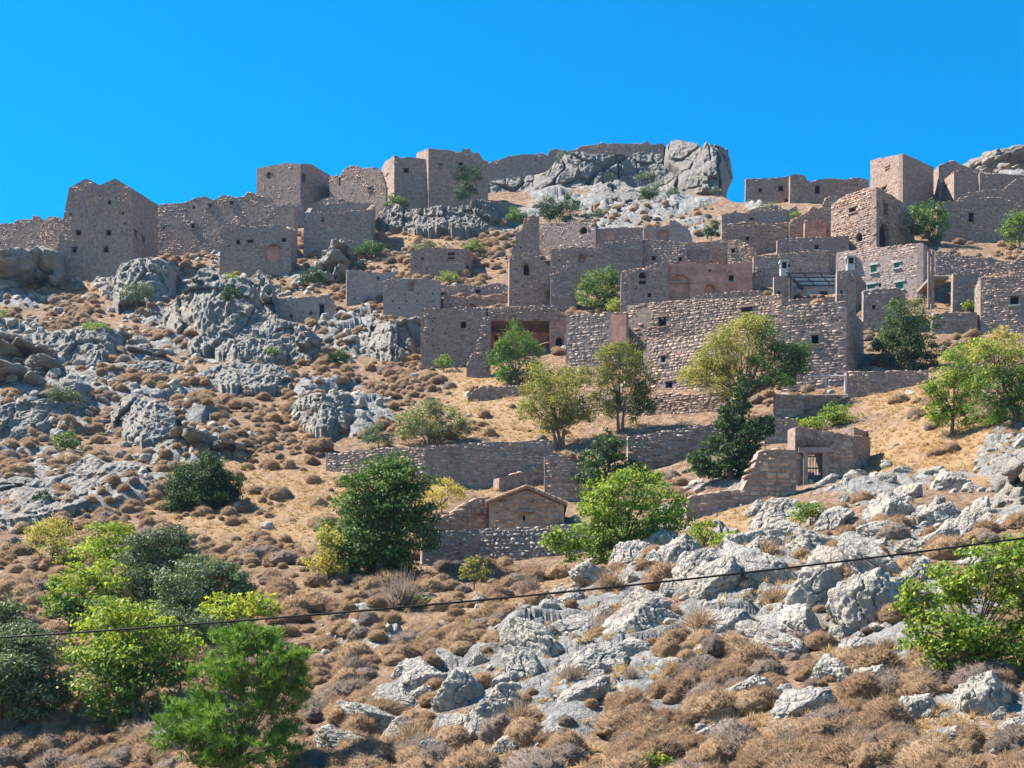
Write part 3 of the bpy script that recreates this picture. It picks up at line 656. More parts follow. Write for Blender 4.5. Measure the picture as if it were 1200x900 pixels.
def building(name, label, cat, st, c, b, faces, D=5., rag=.12, base=None, Y=None, roof=.5, a=0, sw=.30, sh=.15, proud=.036, cover=.22, group=None, down=1.6, body=None, thick=.55, cap=.14, gap=.04, bat=None):
    """c corners [(px,dY)..]; b base rows at the corners; faces: [(top polyline px,py), openings]; D depth behind or None for one free wall"""
    rng = np.random.default_rng(abs(hash((c[0][0], c[-1][0], b[0]))) % 99999 if False else int(c[0][0]*7+c[-1][0]*13+b[0]*3) % 99999)
    if 262 < b[a] < 365 and 590 < c[0][0] < 1090: b = [q+11 for q in b]
    g0 = ground(c[a][0], max(b[a], skyline(c[a][0])+1)); Y0 = Y or g0.y
    P = [((px-600)/F*(Y0+dy), Y0+dy) for px, dy in c]
    if Y0 > 150: proud *= .75; cover = min(.8, cover+.12) if cover > .1 else cover
    rag *= .75; proud = min(proud, .11)*(.42 if c[0][1] > 1 else .8)
    bz = [(HZ-py)/F*p[1] for py, p in zip(b, P)]
    zb = min(bz)-down
    base = Vector((P[a][0], P[a][1], bz[a])); root = empty(name, base); tag(root, label, cat, group)
    corner_z = {}
    for i, (top, ops) in enumerate(faces):
        A, B = P[i], P[i+1]; d = Vector((B[0]-A[0], B[1]-A[1])); L = d.length; d /= L
        inward = (-d.y, d.x)
        tp = [plane_pt(A, B, *q)[:2] for q in top]
        corner_z[i] = (tp[0][1], tp[-1][1])
        line = rag_line(tp, rag, rng)
        zl, zr = zb, zb
        outline = [(L, zr)]+[]  # build clockwise from bottom left
        ul = plane_pt(A, B, bat[0], b[i])[0] if (bat and i == 0 and bat[0]) else 0
        outline = [(ul, zl)]+line+[(L, zr)]
        outline = outline[::-1]
        holes, info = [], []
        for o in ops:
            hl, bx = opening(A, B, o)
            if o[4] not in ('n',): holes.append(hl[::-1])
            info.append((o, bx, hl))
        me = slab_mesh('wall', A, B, inward, outline, holes, thick, M[body or 'mortar_'+st], base)
        link('wall', me, root)
        hs = [list(h) for h in holes]+[hl for (o, bx, hl) in info if o[4] == 'n']
        sm = stones_mesh('stonework', A, B, inward, outline, hs, M[st], base, sw, sh, proud, cover, thick, cap, line, rng, gap)
        if sm: tag(link('stonework', sm, root), kind='stuff')
        frm = lambda u, d_, z: (A[0]+d.x*u+inward[0]*d_-base[0], A[1]+d.y*u+inward[1]*d_-base[1], z-base[2])
        for o, (u0, u1, z0, z1), hl in info:
            k = o[4]
            if k in ('h', 'o'): 
                if k == 'h':
                    continue
                continue
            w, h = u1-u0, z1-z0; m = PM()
            mt = M['green'] if k == 'g' else M['mortar_plaster'] if k in ('n', 'A') else M['void']  # void colour imitates the dark room behind the opening
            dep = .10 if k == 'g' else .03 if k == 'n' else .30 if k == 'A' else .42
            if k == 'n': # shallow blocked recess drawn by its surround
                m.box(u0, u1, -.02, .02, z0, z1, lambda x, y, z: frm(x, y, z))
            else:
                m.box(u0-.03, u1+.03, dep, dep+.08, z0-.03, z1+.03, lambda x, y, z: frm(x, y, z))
                if k == 'g':
                    m.box(u0+w*.47, u0+w*.53, dep-.03, dep+.01, z0, z1, lambda x, y, z: frm(x, y, z))
            nm = 'door' if k in ('d', 'D') else 'blocked_niche' if k in ('n', 'A') else 'window'
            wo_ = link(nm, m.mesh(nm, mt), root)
            if k in ('w', 'g', 'd') and w > .35:
                q = PM(); q.box(u0-.16, u1+.16, -.09, .10, z1, z1+.17, lambda x, y, z: frm(x, y, z)); link('lintel', q.mesh('lintel', M['mortar_pale' if st == 'pink' and D == 7 else 'mortar_'+st]), wo_)
                if k != 'd':
                    q = PM(); q.box(u0-.12, u1+.12, -.12, .10, z0-.12, z0, lambda x, y, z: frm(x, y, z)); link('sill', q.mesh('sill', M['mortar_pale' if st in ('pink', 'grey') and D in (7, 3) else 'mortar_'+st]), wo_)
            if k in ('a', 'A', 'D') and w > .5:
                q = PM(); n = 9; r = w/2; zc = z1-min(r, h*.6); uc = (u0+u1)/2; rz = z1-zc
                for i2 in range(n):
                    t0, t1 = math.pi*i2/n+.04, math.pi*(i2+1)/n-.04
                    b0 = len(q.v)
                    for dd in (-.08, .06):
                        for (rr, t) in ((0, t0), (.22, t0), (.22, t1), (0, t1)):
                            q.v.append(frm(uc-(r+rr)*math.cos(t), dd, zc+(rz+rr)*math.sin(t)))
                    q.f += [(b0, b0+1, b0+2, b0+3), (b0+4, b0+7, b0+6, b0+5), (b0, b0+4, b0+5, b0+1), (b0+1, b0+5, b0+6, b0+2), (b0+2, b0+6, b0+7, b0+3), (b0+3, b0+7, b0+4, b0)]
                link('arch_stones', q.mesh('arch_stones', M['mortar_'+('plaster' if st == 'plaster' else 'grey')]), wo_)
    if D:
        A, B = P[0], P[-1]; d = Vector((B[0]-A[0], B[1]-A[1])).normalized(); inn = Vector((-d.y, d.x))
        if len(P) > 2:  # two visible faces: close as a parallelogram
            Cn = (A[0]+B[0]-P[1][0], A[1]+B[1]-P[1][1]); ring = [(B, Cn), (Cn, A)]; poly = [A, P[1], B, Cn]
            hz = [corner_z[0][0], corner_z[0][1], corner_z[len(faces)-1][1]]; hz.append(hz[0]+hz[2]-hz[1])
            zz = [(hz[2], hz[3]), (hz[3], hz[0])]
        else:
            A2 = (A[0]*(1+D/A[1]), A[1]+D); B2 = (B[0]*(1+D/B[1]), B[1]+D); ring = [(B, B2), (B2, A2), (A2, A)]; poly = [A, B, B2, A2]
            hl, hr = corner_z[0]; zz = [(hr, hr), (hr, hl), (hl, hl)]; hz = [hl, hr, hr, hl]
        for k, ((p, q), (z1, z2)) in enumerate(zip(ring, zz)):
            dd = Vector((q[0]-p[0], q[1]-p[1])); L = dd.length; dd /= L; iw = (-dd.y, dd.x)
            inset = .004
            ln = rag_line([(thick*(1 if k == 0 else 0)+.01 if k == 0 else .01, z1-.02), (L-(.01 if k < len(ring)-1 else thick+.01), z2-.02)], rag, rng)
            out = ([(ln[0][0], zb)]+ln+[(ln[-1][0], zb)])[::-1]
            link('wall', slab_mesh('wall', p, q, iw, out, [], thick*.9, M[body or 'mortar_'+st], base), root)
        if roof is not None:  # ruins get this roof too, added inside to keep their windows dark
            q = PM(); n = 4; cx = sum(p[0] for p in poly)/4; cy = sum(p[1] for p in poly)/4
            mz = min(hz)-roof if not isinstance(roof, tuple) else None
            for dz in (-.25, 0):
                for p, h in zip(poly, hz):
                    zt = (mz if mz is not None else h-roof[0])+dz
                    L_ = math.hypot(p[0]-cx, p[1]-cy); s = max(.2, 1-(.3/max(L_, .5)))
                    q.v.append((cx+(p[0]-cx)*s-base[0], cy+(p[1]-cy)*s-base[1], zt-base[2]))
            q.f += [(3, 2, 1, 0), (4, 5, 6, 7), (0, 1, 5, 4), (1, 2, 6, 5), (2, 3, 7, 6), (3, 0, 4, 7)]
            link('roof', q.mesh('roof', M['flat']), root)
    return root, P
B = building
H = lambda *p: [(x, y, 1.8, 1.8, 'h') for x, y in p]
WALLG = 'ruined curtain wall'
# --- skyline, left to right
B('curtain_wall', 'ragged ruined curtain wall running off the left edge of the skyline', 'wall', 'brown', [(-40,3),(72,0)], [318,318], [([(-40,262),(0,263),(14,263),(18,259),(23,257),(38,256),(39,252),(46,253),(47,258),(54,257),(56,255),(68,255),(72,258)], H((20,285),(44,279)))], None, .25, thick=1.2, cover=.4, a=1)
B('fortified_house', 'tall castle building with twin gables and small square windows on the left skyline', 'building', 'brown', [(80,0),(156,-1),(185,6)], [330,334,330],
  [([(81,220),(101,209),(117,217),(135,209),(155,221)], [(92,273,6,7,'w'),(127,273,6,7,'w'),(87,293,6,7,'w'),(124,292,6,8,'a'),(128,237,4,6,'a'),(83,251,3,3,'a'),(144,250,3,3,'a')]+H((110,252),(117,230),(111,265),(146,262),(136,232))),
   ([(155,221),(163,226),(185,240)], [(159,276,4,8,'w'),(168,281,3,4,'w')]+H((166,262)))], 8, .0, cover=.7, roof=.6, a=0, down=2, bat=(54,None), cap=0)
B('curtain_wall', 'long curtain wall with tiny windows right of the twin gabled building', 'wall', 'brown', [(182,4),(345,0)], [308,304],
  [([(184,241),(192,238),(200,237),(212,240),(222,236),(230,232),(240,231),(250,236),(254,232),(262,229),(270,230),(287,230),(291,226),(298,228),(316,232),(322,240),(345,243)], [(226,265,4,6,'w'),(192,267,3,3,'w'),(227,243,3,4,'w'),(246,241,4,5,'w'),(271,238,4,5,'w')])], None, .22, thick=1.0, cover=.45)
B('stone_house', 'plain square house with a low gabled roofline on the skyline above the curtain wall', 'house', 'brown', [(299,2),(352,0),(393,6)], [262,266,262],
  [([(301,197),(318,194),(335,191),(352,192)], [(315,205,5,7,'a'),(309,219,2,8,'n')]), ([(352,192),(364,192),(378,200),(388,206),(393,216)], [(344+12,209,4,8,'w')])], 7, .03, cover=.7, roof=.5, cap=0)
B('ruined_house', 'ruin with two rounded broken gables between the skyline houses', 'ruin', 'brown', [(386,3),(452,0)], [262,262],
  [([(386,206),(392,205),(396,204),(399,207),(400,202),(404,197),(410,194),(417,195),(424,198),(427,198),(431,196),(438,196),(444,200),(448,206),(452,219)], [(433,221,4,4,'w'),(398,213,2,10,'h')])], 5, .18, cover=.35)
B('fortified_house', 'high corner house on the skyline with one bright sunlit end wall', 'house', 'brown', [(447,5),(462,0),(507,0)], [236,246,246],
  [([(447,197),(451,190),(457,186),(462,183)], [(454,205,3,5,'a')]), ([(462,183),(470,185),(480,184),(507,187)], [(476,200,6,6,'w')])], 7, .1, cover=.4, a=1)
B('fortified_house', 'taller flat topped block joined to the right of the sunlit end wall house', 'house', 'brown', [(488,4),(502,-.3),(572,0)], [240,246,250],
  [([(488,180),(495,177),(502,174)], []), ([(502,174),(516,175),(530,176),(532,178),(541,178),(542,174),(551,174),(552,179),(562,179),(564,186),(572,189)], [(516,194,5,5,'w'),(540,193,5,5,'w')])], 7, .1, cover=.4, a=1)
B('curtain_wall', 'high curtain wall on the cliff left of the tall crag', 'wall', 'grey', [(565,0),(650,0)], [232,228],
  [([(565,188),(571,192),(580,189),(592,185),(605,181),(612,182),(620,180),(640,180),(642,184),(644,178),(650,176)], H((628,187)))], None, .25, thick=1.2, cover=.35, Y=201)
B('curtain_wall', 'ruined rampart crowning the top of the tall crag', 'wall', 'brown', [(644,5),(778,3)], [212,205],
  [([(644,176),(652,174),(660,177),(674,176),(682,172),(690,170),(704,169),(706,166),(711,169),(730,168),(755,168),(758,166),(764,169),(778,167)], [])], None, .2, thick=1.4, cover=.3, Y=200.)
B('ruined_house', 'small roofless house with an arched hole just below the rounded gables', 'ruin', 'grey', [(379,2),(437,0)], [278,278],
  [([(379,233),(385,232),(400,234),(415,236),(437,238)], [(402,243,10,8,'D'),(360,240,1,1,'h')])], 5, .15, cover=.3)
B('stone_house', 'square grey block with a white framed slot window below the arched ruin', 'house', 'grey', [(355,0),(435,0),(440,5)], [300,300,290],
  [([(356,249),(370,248),(395,248),(420,247),(435,246)], [(378,257,3,6,'a'),(378,264,5,4,'n')]), ([(435,246),(440,240)], [])], 6, .1, cover=.4, a=0)
B('ruined_wall', 'low stub of broken wall under the square grey block', 'wall', 'grey', [(393,0),(420,0)], [305,305], [([(393,281),(396,279),(405,280),(420,283)], [])], 3, .15)
B('ruined_house', 'roofless block with a dark reddish breach in its front wall', 'ruin', 'grey', [(257,0),(341,0),(348,4)], [326,326,318],
  [([(258,270),(262,267),(280,266),(283,264),(296,265),(309,267),(312,263),(325,264),(341,268)], [(279,284,4,6,'w'),(293,283,7,4,'w'),(321,297,18,22,'A'),(333,281,6,5,'h')]+H((268,288),(300,290))), ([(341,268),(348,270)], [])], 6, .25, cover=.3)
B('ruined_wall', 'pale broken wall fragment between the curtain wall and the square grey block', 'wall', 'pink', [(322,0),(356,0)], [268,268], [([(322,242),(330,240),(340,239),(347,243),(352,238),(356,240)], [])], 3, .3, cover=.2)
B('ruined_house', 'small pinkish ruin with two doorways on the cliff, roofless', 'ruin', 'pink', [(325,0),(393,0)], [383,379],
  [([(325,350),(332,349),(345,350),(355,347),(372,350),(378,347),(386,347),(390,352),(393,366)], [(377,366,6,20,'d'),(341,371,4,6,'w'),(364,367,3,4,'w')])], 5, .2, cover=.3)
B('ruined_house', 'pale ruined house with a collapsed right corner on the middle slope', 'ruin', 'pink', [(406,0),(463,1)], [358,352],
  [([(406,318),(412,316),(420,317),(430,320),(463,319)], [(443,326,3,3,'w'),(455,330,6,10,'n')]+H((415,350),(432,348)))], 5, .15, cover=.4)
B('stone_house', 'ruined house with one dark square window standing alone above the stepped walls', 'ruin', 'brown', [(481,0),(545,0),(558,6)], [328,330,322],
  [([(481,293),(490,292),(510,290),(530,291),(545,291)], [(529,300,8,8,'w'),(495,303,3,3,'w')]+H((500,315),(487,312))), ([(545,291),(551,294),(556,300),(558,302)], [(549,323,5,10,'d')])], 6, .1, cover=.35)
B('ruined_house', 'reddish ruin with rows of small holes left of the two stepped walls', 'ruin', 'pink', [(449,0),(516,0)], [374,374],
  [([(450,330),(457,327),(470,326),(500,326),(516,328)], [(482,336,6,10,'A')]+H((460,353),(476,353),(489,353),(508,353),(490,344),(507,344),(475,345),(468,361),(457,370),(497,363)))], 6, .12, cover=.6)
B('terrace_wall', 'upper of two stepped ruined walls with a rubble top in the middle of the village', 'wall', 'brown', [(514,1),(605,0)], [352,352],
  [([(514,333),(540,335),(570,334),(590,333),(596,335),(605,336)], [(560,342,6,5,'w'),(519,346,5,6,'w')])], 3, .25, cover=.15)
B('terrace_wall', 'lower of two stepped ruined walls just above the big vaulted ruin', 'wall', 'brown', [(519,0),(610,0)], [364,364],
  [([(519,352),(523,347),(560,347),(588,346),(592,340),(600,337),(610,344)], [(554,358,7,4,'w')]+H((528,357),(580,356)))], 3, .15, cover=.2)
B('ruined_wall', 'ragged upright wall stub with a notch, left of the ivy clad ruin', 'wall', 'brown', [(600,0),(632,0)], [305,302],
  [([(600,292),(604,285),(604,274),(612,268),(616,255),(625,252),(632,255)], H((610,290)))], 2.5, .3, cover=.3)
B('ruined_house', 'tall narrow ruin with one dark arched window and a sloping broken shoulder', 'ruin', 'brown', [(596,0),(654,1)], [358,350],
  [([(597,303),(602,300),(614,296),(624,299),(636,305),(645,315),(647,322),(654,326)], [(617,316,7,13,'a')]+H((605,330),(604,345)))], 5, .15, cover=.45)
B('ruined_wall', 'broken wall with a jagged top joining the narrow ruin to the green fig tree', 'wall', 'grey', [(645,0),(676,0)], [358,358], [([(645,322),(655,318),(663,310),(668,304),(672,308),(676,312)], [])], 2, .2)
B('ruined_house', 'house with a dark arched window half hidden by ivy in the upper village', 'ruin', 'grey', [(630,3),(698,0)], [298,298],
  [([(630,262),(650,262),(660,261),(680,262),(690,265),(698,267)], [(684,270,8,9,'a')])], 5, .12, cover=.3)
B('ruined_house', 'flat topped ruin with a filled arch right under the rock slope', 'ruin', 'brown', [(694,0),(756,0)], [292,292],
  [([(695,268),(715,268),(740,266),(754,267)], [(712,277,16,8,'n')])], 5, .08, cover=.35)
B('ruined_house', 'ruin with a yellowish broken arch and an upright pink gable stub', 'ruin', 'pink', [(754,0),(811,0)], [295,295],
  [([(754,268),(762,266),(770,266),(775,264),(784,262),(785,258),(792,258),(799,262),(806,268),(811,276)], [(777,276,13,13,'A'),(761,276,6,10,'n')])], 5, .2, cover=.45)
B('stone_house', 'low house with a reddish blocked doorway above the green fig tree', 'house', 'brown', [(645,0),(701,0)], [332,332],
  [([(646,292),(660,290),(690,290),(701,291)], [(682,303,8,10,'A')]+H((655,305),(693,300)))], 5, .08, cover=.35)
B('stone_house', 'broad stone house above the fig with a plastered strip at its right', 'house', 'grey', [(700,0),(753,0)], [326,326],
  [([(701,287),(715,283),(735,280),(753,279)], [])], 6, .12, cover=.15)
B('stone_house', 'house with two tiny square windows above the arched church ruin', 'house', 'grey', [(752,1),(806,0)], [322,320],
  [([(753,281),(770,282),(790,283),(805,286)], [(766,303,5,6,'w'),(797,304,4,5,'w')])], 6, .15, cover=.3)
B('stone_house', 'stone house with a pointed dark window beside the red vaulted ruin', 'house', 'grey', [(727,0),(783,0)], [360,356],
  [([(728,319),(740,316),(760,312),(783,306)], [(753,326,8,14,'a'),(761,346,4,5,'w')]+H((745,338),(735,335)))], 6, .12, cover=.25)
B('ruined_church', 'red plastered ruin with a large blind arch, its vault open to the front', 'ruin', 'plaster', [(776,0),(882,0)], [352,346],
  [([(776,322),(780,312),(784,308),(795,309),(806,306),(820,310),(850,309),(882,308)], [(797,336,23,30,'A'),(832,341,12,16,'A'),(832,317,3,3,'w'),(857,327,6,9,'w'),(841,330,2,30,'n'),(850,340,2,22,'n')]+H((800,331)))], 5, .2, cover=.85, thick=.9)
B('stone_house', 'plain rectangular block directly above the red vaulted ruin', 'house', 'brown', [(805,0),(853,0)], [312,312],
  [([(806,285),(820,284),(840,283),(853,284)], [])], 6, .08, cover=.25)
B('ruined_house', 'ruin with a sloping shaded roof edge right of the plain block', 'ruin', 'brown', [(852,1),(887,0)], [318,318],
  [([(853,282),(866,281),(875,286),(886,295)], [(859,294,4,6,'w')])], 5, .1, cover=.3)
B('terrace_wall', 'long low upper terrace wall just below the square skyline ruin on the right', 'wall', 'grey', [(845,0),(925,0)], [270,270],
  [([(846,252),(860,249),(875,250),(890,246),(905,246),(922,244)], [(881,257,5,3,'w')])], 4, .2, cover=.2)
B('terrace_wall', 'rubble terrace wall with one tiny window below the upper terrace wall', 'wall', 'brown', [(845,0),(945,0)], [292,292],
  [([(846,263),(862,262),(875,259),(890,261),(905,263),(920,262),(945,258)], [(876,280,4,5,'w')])], 4, .3, cover=.1, sw=.4, proud=.12)
B('ruined_house', 'small ruin with a reddish plastered inner wall beside the lit corner house', 'ruin', 'plaster', [(942,0),(968,0)], [284,284],
  [([(943,259),(950,257),(960,258),(968,262)], [(953,270,2,22,'n')])], 4, .15, cover=.6)
B('ruined_house', 'flat ruin with two windows and a doorway, first right of the crag', 'ruin', 'brown', [(873,0),(926,0)], [246,246],
  [([(874,210),(885,209),(905,209),(918,207),(926,206)], [(891,223,4,5,'w'),(915,221,6,7,'w'),(922,238,5,9,'d')])], 6, .1, cover=.35, Y=181)
B('ruined_house', 'higher ragged ruin on the right skyline with an arched window', 'ruin', 'brown', [(925,0),(1018,1)], [268,266],
  [([(926,206),(932,204),(943,205),(946,211),(950,213),(960,211),(975,209),(984,210),(992,210),(1000,208),(1018,210)], [(958,222,6,10,'a')])], 6, .15, cover=.3, Y=178)
B('tower_house', 'square tower with one rough sunlit side and one smooth shaded side on the skyline', 'tower', 'brown', [(1020,5),(1058,0),(1094,6)], [236,246,240],
  [([(1020,188),(1035,185),(1058,180)], [(1040,196,4,4,'w'),(1036,221,5,7,'w')]+H((1028,230))), ([(1058,180),(1075,187),(1094,196)], [])], 6, .03, cover=.2, cap=.1, roof=.4, a=1, sw=.4)
B('stone_house', 'corner house below the tower with a rough bright side and a tall dark doorway', 'house', 'brown', [(973,4),(1027,0),(1072,7)], [284,290,288],
  [([(974,240),(985,232),(1000,226),(1015,221),(1027,219)], [(1007,278,7,12,'a'),(999,246,8,8,'w')]+H((990,262),(985,250))), ([(1027,219),(1045,229),(1066,243),(1072,246)], [(1038,246,5,11,'w'),(1036,277,12,22,'D')]+H((1037,236)))], 7, .1, cover=.1, roof=.5, a=1, sw=.40, sh=.2, proud=.10)
B('ruined_wall', 'rubble wall climbing to the left side of the bright corner house', 'wall', 'brown', [(925,0),(992,0)], [282,280],
  [([(925,262),(935,252),(945,250),(952,244),(962,246),(970,232),(978,228),(986,240),(992,250)], [])], 2, .4, cover=.1, cap=.5)
B('terrace_wall', 'short ruined wall just below the first skyline ruin right of the crag', 'wall', 'brown', [(868,0),(934,0)], [262,262],
  [([(868,252),(880,246),(895,243),(910,241),(922,246),(934,243)], [])], 2, .3, cover=.1, cap=.4)
# upper right group
B('ruined_house', 'leftmost of the stepped ruins right of the tower, with a narrow sunlit edge', 'ruin', 'brown', [(1094,5),(1100,2),(1148,2)], [234,236,236],
  [([(1094,200),(1100,194)], []), ([(1100,194),(1110,190),(1118,188),(1125,192),(1148,198)], [])], 5, .15, cover=.4, a=1)
B('ruined_house', 'ruin with a bright end wall pierced by a slot, right of the tower', 'ruin', 'brown', [(1098,6),(1118,0),(1150,0)], [236,240,238],
  [([(1098,220),(1107,210),(1118,201)], [(1108,222,3,12,'w')]), ([(1118,201),(1130,199),(1150,203)], [])], 5, .15, cover=.3, a=1)
B('ruined_house', 'rightmost stepped ruin with a slotted sunlit end wall and a long shaded front', 'ruin', 'brown', [(1126,6),(1148,0),(1215,0)], [238,240,236],
  [([(1126,222),(1133,214),(1148,203)], [(1142,221,3,9,'w'),(1133,218,2,7,'w')]), ([(1148,203),(1170,203),(1190,205),(1215,207)], H((1165,216),(1175,215)))], 6, .12, cover=.35, a=1)
B('ruined_wall', 'broken stepped wall climbing to a block at the right edge of the skyline', 'wall', 'brown', [(1122,-2),(1215,-2)], [246,242],
  [([(1122,236),(1130,226),(1150,226),(1158,222),(1175,222),(1180,220),(1190,212),(1191,209),(1200,209),(1215,210)], [])], 3, .2)
B('stone_house', 'long shaded house with one small window beside the round fig, upper right', 'house', 'brown', [(1098,-1),(1215,-1)], [282,276],
  [([(1098,238),(1112,236),(1130,235),(1150,232),(1172,231),(1178,234),(1190,238),(1200,233),(1215,232)], [(1138,255,6,11,'w')])], 6, .12, cover=.35)
B('terrace_wall', 'rubble terrace wall at the right edge above the dark alley', 'wall', 'grey', [(1096,0),(1215,-2)], [322,318],
  [([(1096,294),(1120,297),(1140,300),(1160,303),(1180,306),(1215,304)], [])], 2, .3, cover=.1)
# the inhabited group
B('stone_house', 'upper flat roofed grey house with a stepped right end, behind the pergola house', 'house', 'grey', [(910,0),(995,0)], [300,300],
  [([(911,281),(930,279),(960,278),(993,276),(995,277)], [(957,290,5,5,'w')])], 7, .02, cover=.25, roof=.15, cap=.18)
B('stone_house', 'long flat roofed grey house directly behind the two chimneys', 'house', 'grey', [(882,0),(971,0),(990,5)], [330,330,322],
  [([(883,300),(910,298),(940,295),(971,294)], [(925,311,3,3,'w')]+H((891,318),(893,330),(905,340),(938,316),(960,315),(942,300))), ([(971,294),(980,304),(990,314)], [])], 7, .02, cover=.25, roof=.15, cap=.18)
B('stone_house', 'pink stone house with green shuttered windows', 'house', 'pink', [(978,4.5),(1082,0),(1090,4)], [345,347,340],
  [([(980,296),(1010,292),(1040,289),(1082,285)], [(1024,315,7,10,'g'),(1051,311,6,7,'g'),(1021,336,9,7,'g'),(1054,335,9,10,'g'),(999,305,3,6,'w'),(1031,334,3,5,'w')]+H((1021,327),(1043,324),(1071,339))), ([(1082,285),(1090,294)], [])], 7, .02, cover=.15, roof=.15, cap=.18, sw=.34, sh=.15, proud=.022)
M['white'].name = 'whitewashed_render'
r_l, P_l = B('stone_house', 'small pale grey flat roofed block at the left end of the pergola', 'house', 'grey', [(907,0),(929,0)], [352,352],
  [([(907,324),(918,323),(929,322)], [(913,343,3,5,'w')])], 5, .01, cover=.6, roof=.12, cap=0)
B('stone_house', 'pale house with a stepped parapet and chimney at the right end of the pergola', 'house', 'grey', [(980,0),(1003,0),(1016,7)], [362,366,356],
  [([(981,318),(992,317),(1003,316)], [(986,342,3,4,'w')]), ([(1003,316),(1008,324),(1015,332)], [])], 7, .01, cover=.45, roof=.12, a=1, cap=0)
B('stone_house', 'low pale room under the pergola with a small dark niche', 'house', 'pale', [(925,5.8),(1003,5.8)], [357,357],
  [([(925,324),(1003,322)], [(965,345,10,7,'w')])], 3, .01, cover=.8, roof=.1, cap=0, body='mortar_pale')
B('stone_house', 'grey house wall with a clean flat parapet right of the pergola house', 'house', 'grey', [(1011,0),(1052,0),(1062,6)], [392,392,380],
  [([(1012,341),(1030,339),(1052,337)], [(1024,360,4,5,'w')]), ([(1052,337),(1061,345)], [])], 8, .02, cover=.3, roof=.15, cap=.18)
B('stone_house', 'tall front house with one small dark window directly below the pergola', 'house', 'grey', [(915,1.2),(992,0),(1013,8)], [470,470,456],
  [([(916,360),(935,357),(960,355),(992,353)], [(955,398,8,11,'w')]+H((927,377),(950,377),(981,376),(926,391),(943,389),(972,401),(979,413),(986,432),(980,428),(926,396))), ([(992,353),(1000,366),(1012,378)], [])], 10, .03, cover=.1, roof=.15, cap=.18, sw=.38, sh=.17)
B('parapet_wall', 'stepped terrace parapet between the pergola and the tall front house', 'wall', 'grey', [(906,2),(992,2),(1004,6)], [372,370,362],
  [([(917,352),(940,350),(975,348),(992,346)], []), ([(992,346),(1004,356)], [])], None, .02, cover=.2)
B('stone_house', 'long rough stone house with one square window, its coping rising to the right', 'house', 'brown', [(734,5.5),(916,0)], [436,432],
  [([(735,358),(760,355),(790,352),(818,350),(850,350),(880,348),(916,345)], [(776,377,9,12,'w'),(776,373,3,3,'h'),(875,363,14,8,'w')]+H((746,371),(795,382),(750,396),(829,373)))], 7, .04, cover=.08, roof=.3, proud=.07, sw=.36, sh=.19)
B('terrace_wall', 'short wall with a thin coping between the red church ruin and the long rough house', 'wall', 'brown', [(813,1),(895,1)], [362,360],
  [([(814,347),(840,344),(870,341),(890,339),(895,346)], [])], 2, .06, cover=.1)
B('stone_house', 'tall retaining front of small regular pale stones with three small windows', 'house', 'grey', [(757,3),(838,0)], [468,464],
  [([(758,401),(775,399),(800,396),(825,393),(838,390)], [(777,421,5,9,'w'),(796,413,4,5,'n'),(784,452,8,11,'w')])], 3, .03, cover=.0, body='mortar_grey', sw=.34, sh=.2, proud=.07)
B('stone_house', 'rough stone house front with a plastered doorway strip behind the yellow trees', 'house', 'grey', [(663,1.6),(735,0)], [440,436],
  [([(664,368),(680,367),(700,367),(720,366),(735,366)], [(725,388,18,40,'n')]+H((674,401),(690,380),(707,377)))], 6, .06, cover=.1, roof=.3, sw=.36, sh=.2)
r_v, P_v = B('vaulted_ruin', 'big ruined house front whose right half has fallen open on a pinkish vaulted room', 'ruin', 'brown', [(493,0),(570,0)], [432,426],
  [([(497,362),(520,361),(545,361),(562,361),(572,361)], [(543,381,6,8,'w')]+H((507,376),(551,375),(507,386),(524,385),(550,385),(503,392),(522,391),(541,394),(507,405),(553,403),(514,409)))], 6, .06, cover=.5)
# the open vaulted half: back wall, arch rib and right end
B('ruined_house', 'open vaulted room of the big ruin, its red plastered back wall behind a broken edge', 'ruin', 'plaster', [(568,0),(662,0)], [424,424],
  [([(568,364),(600,363),(662,366)], [(581,396,4,5,'w'),(640,398,2,40,'n'),(655,405,9,30,'D')]+H((602,375)))], 3, .05, cover=.75, roof=.1, Y=P_v[1][1]+4, cap=0)
B('ruined_wall', 'ragged overhanging lip of masonry above the open vaulted room', 'wall', 'brown', [(570,0),(665,0)], [373,375],
  [([(570,361),(600,359),(630,358),(645,359),(656,364),(665,371)], [])], None, .1, cover=.1, down=.05, proud=.10, Y=P_v[1][1], thick=3.5)
B('ruined_wall', 'plastered pier at the right end of the open vaulted room', 'wall', 'plaster', [(644,0),(665,0)], [424,424],
  [([(644,372),(665,374)], [(655,408,8,26,'D')])], None, .02, cover=.6, Y=P_v[1][1]+.05, thick=.8, cap=0)
B('ruined_wall', 'broken stepped wall edge falling to the straw slope beside the vaulted room', 'wall', 'grey', [(546,-.8),(575,-.8)], [438,424],
  [([(547,430),(551,420),(556,411),(560,402),(562,392),(565,382),(568,372),(575,371)], [])], None, .15, cover=.05, proud=.12)
B('stone_house', 'grey house at the right edge with a bright narrow end wall and one dark window', 'house', 'grey', [(1142,4),(1149,0),(1215,-1)], [384,390,388],
  [([(1142,338),(1148,325)], []), ([(1149,325),(1170,324),(1190,323),(1215,322)], [(1189,352,10,11,'w')]+H((1162,347),(1162,360),(1166,374),(1184,371)))], 7, .03, cover=.2, roof=.3, a=1)
B('terrace_wall', 'grey wall closing the right side of the dark alley', 'wall', 'grey', [(1116,0),(1146,0)], [366,366], [([(1117,320),(1130,318),(1147,316)], [])], 4, .08, cover=.1)
B('terrace_wall', 'low rubble wall with white topped stones beside the dark fig tree', 'wall', 'grey', [(1092,0),(1145,0)], [392,388], [([(1093,372),(1110,366),(1125,365),(1144,364)], [])], 1.5, .25, cover=.0)
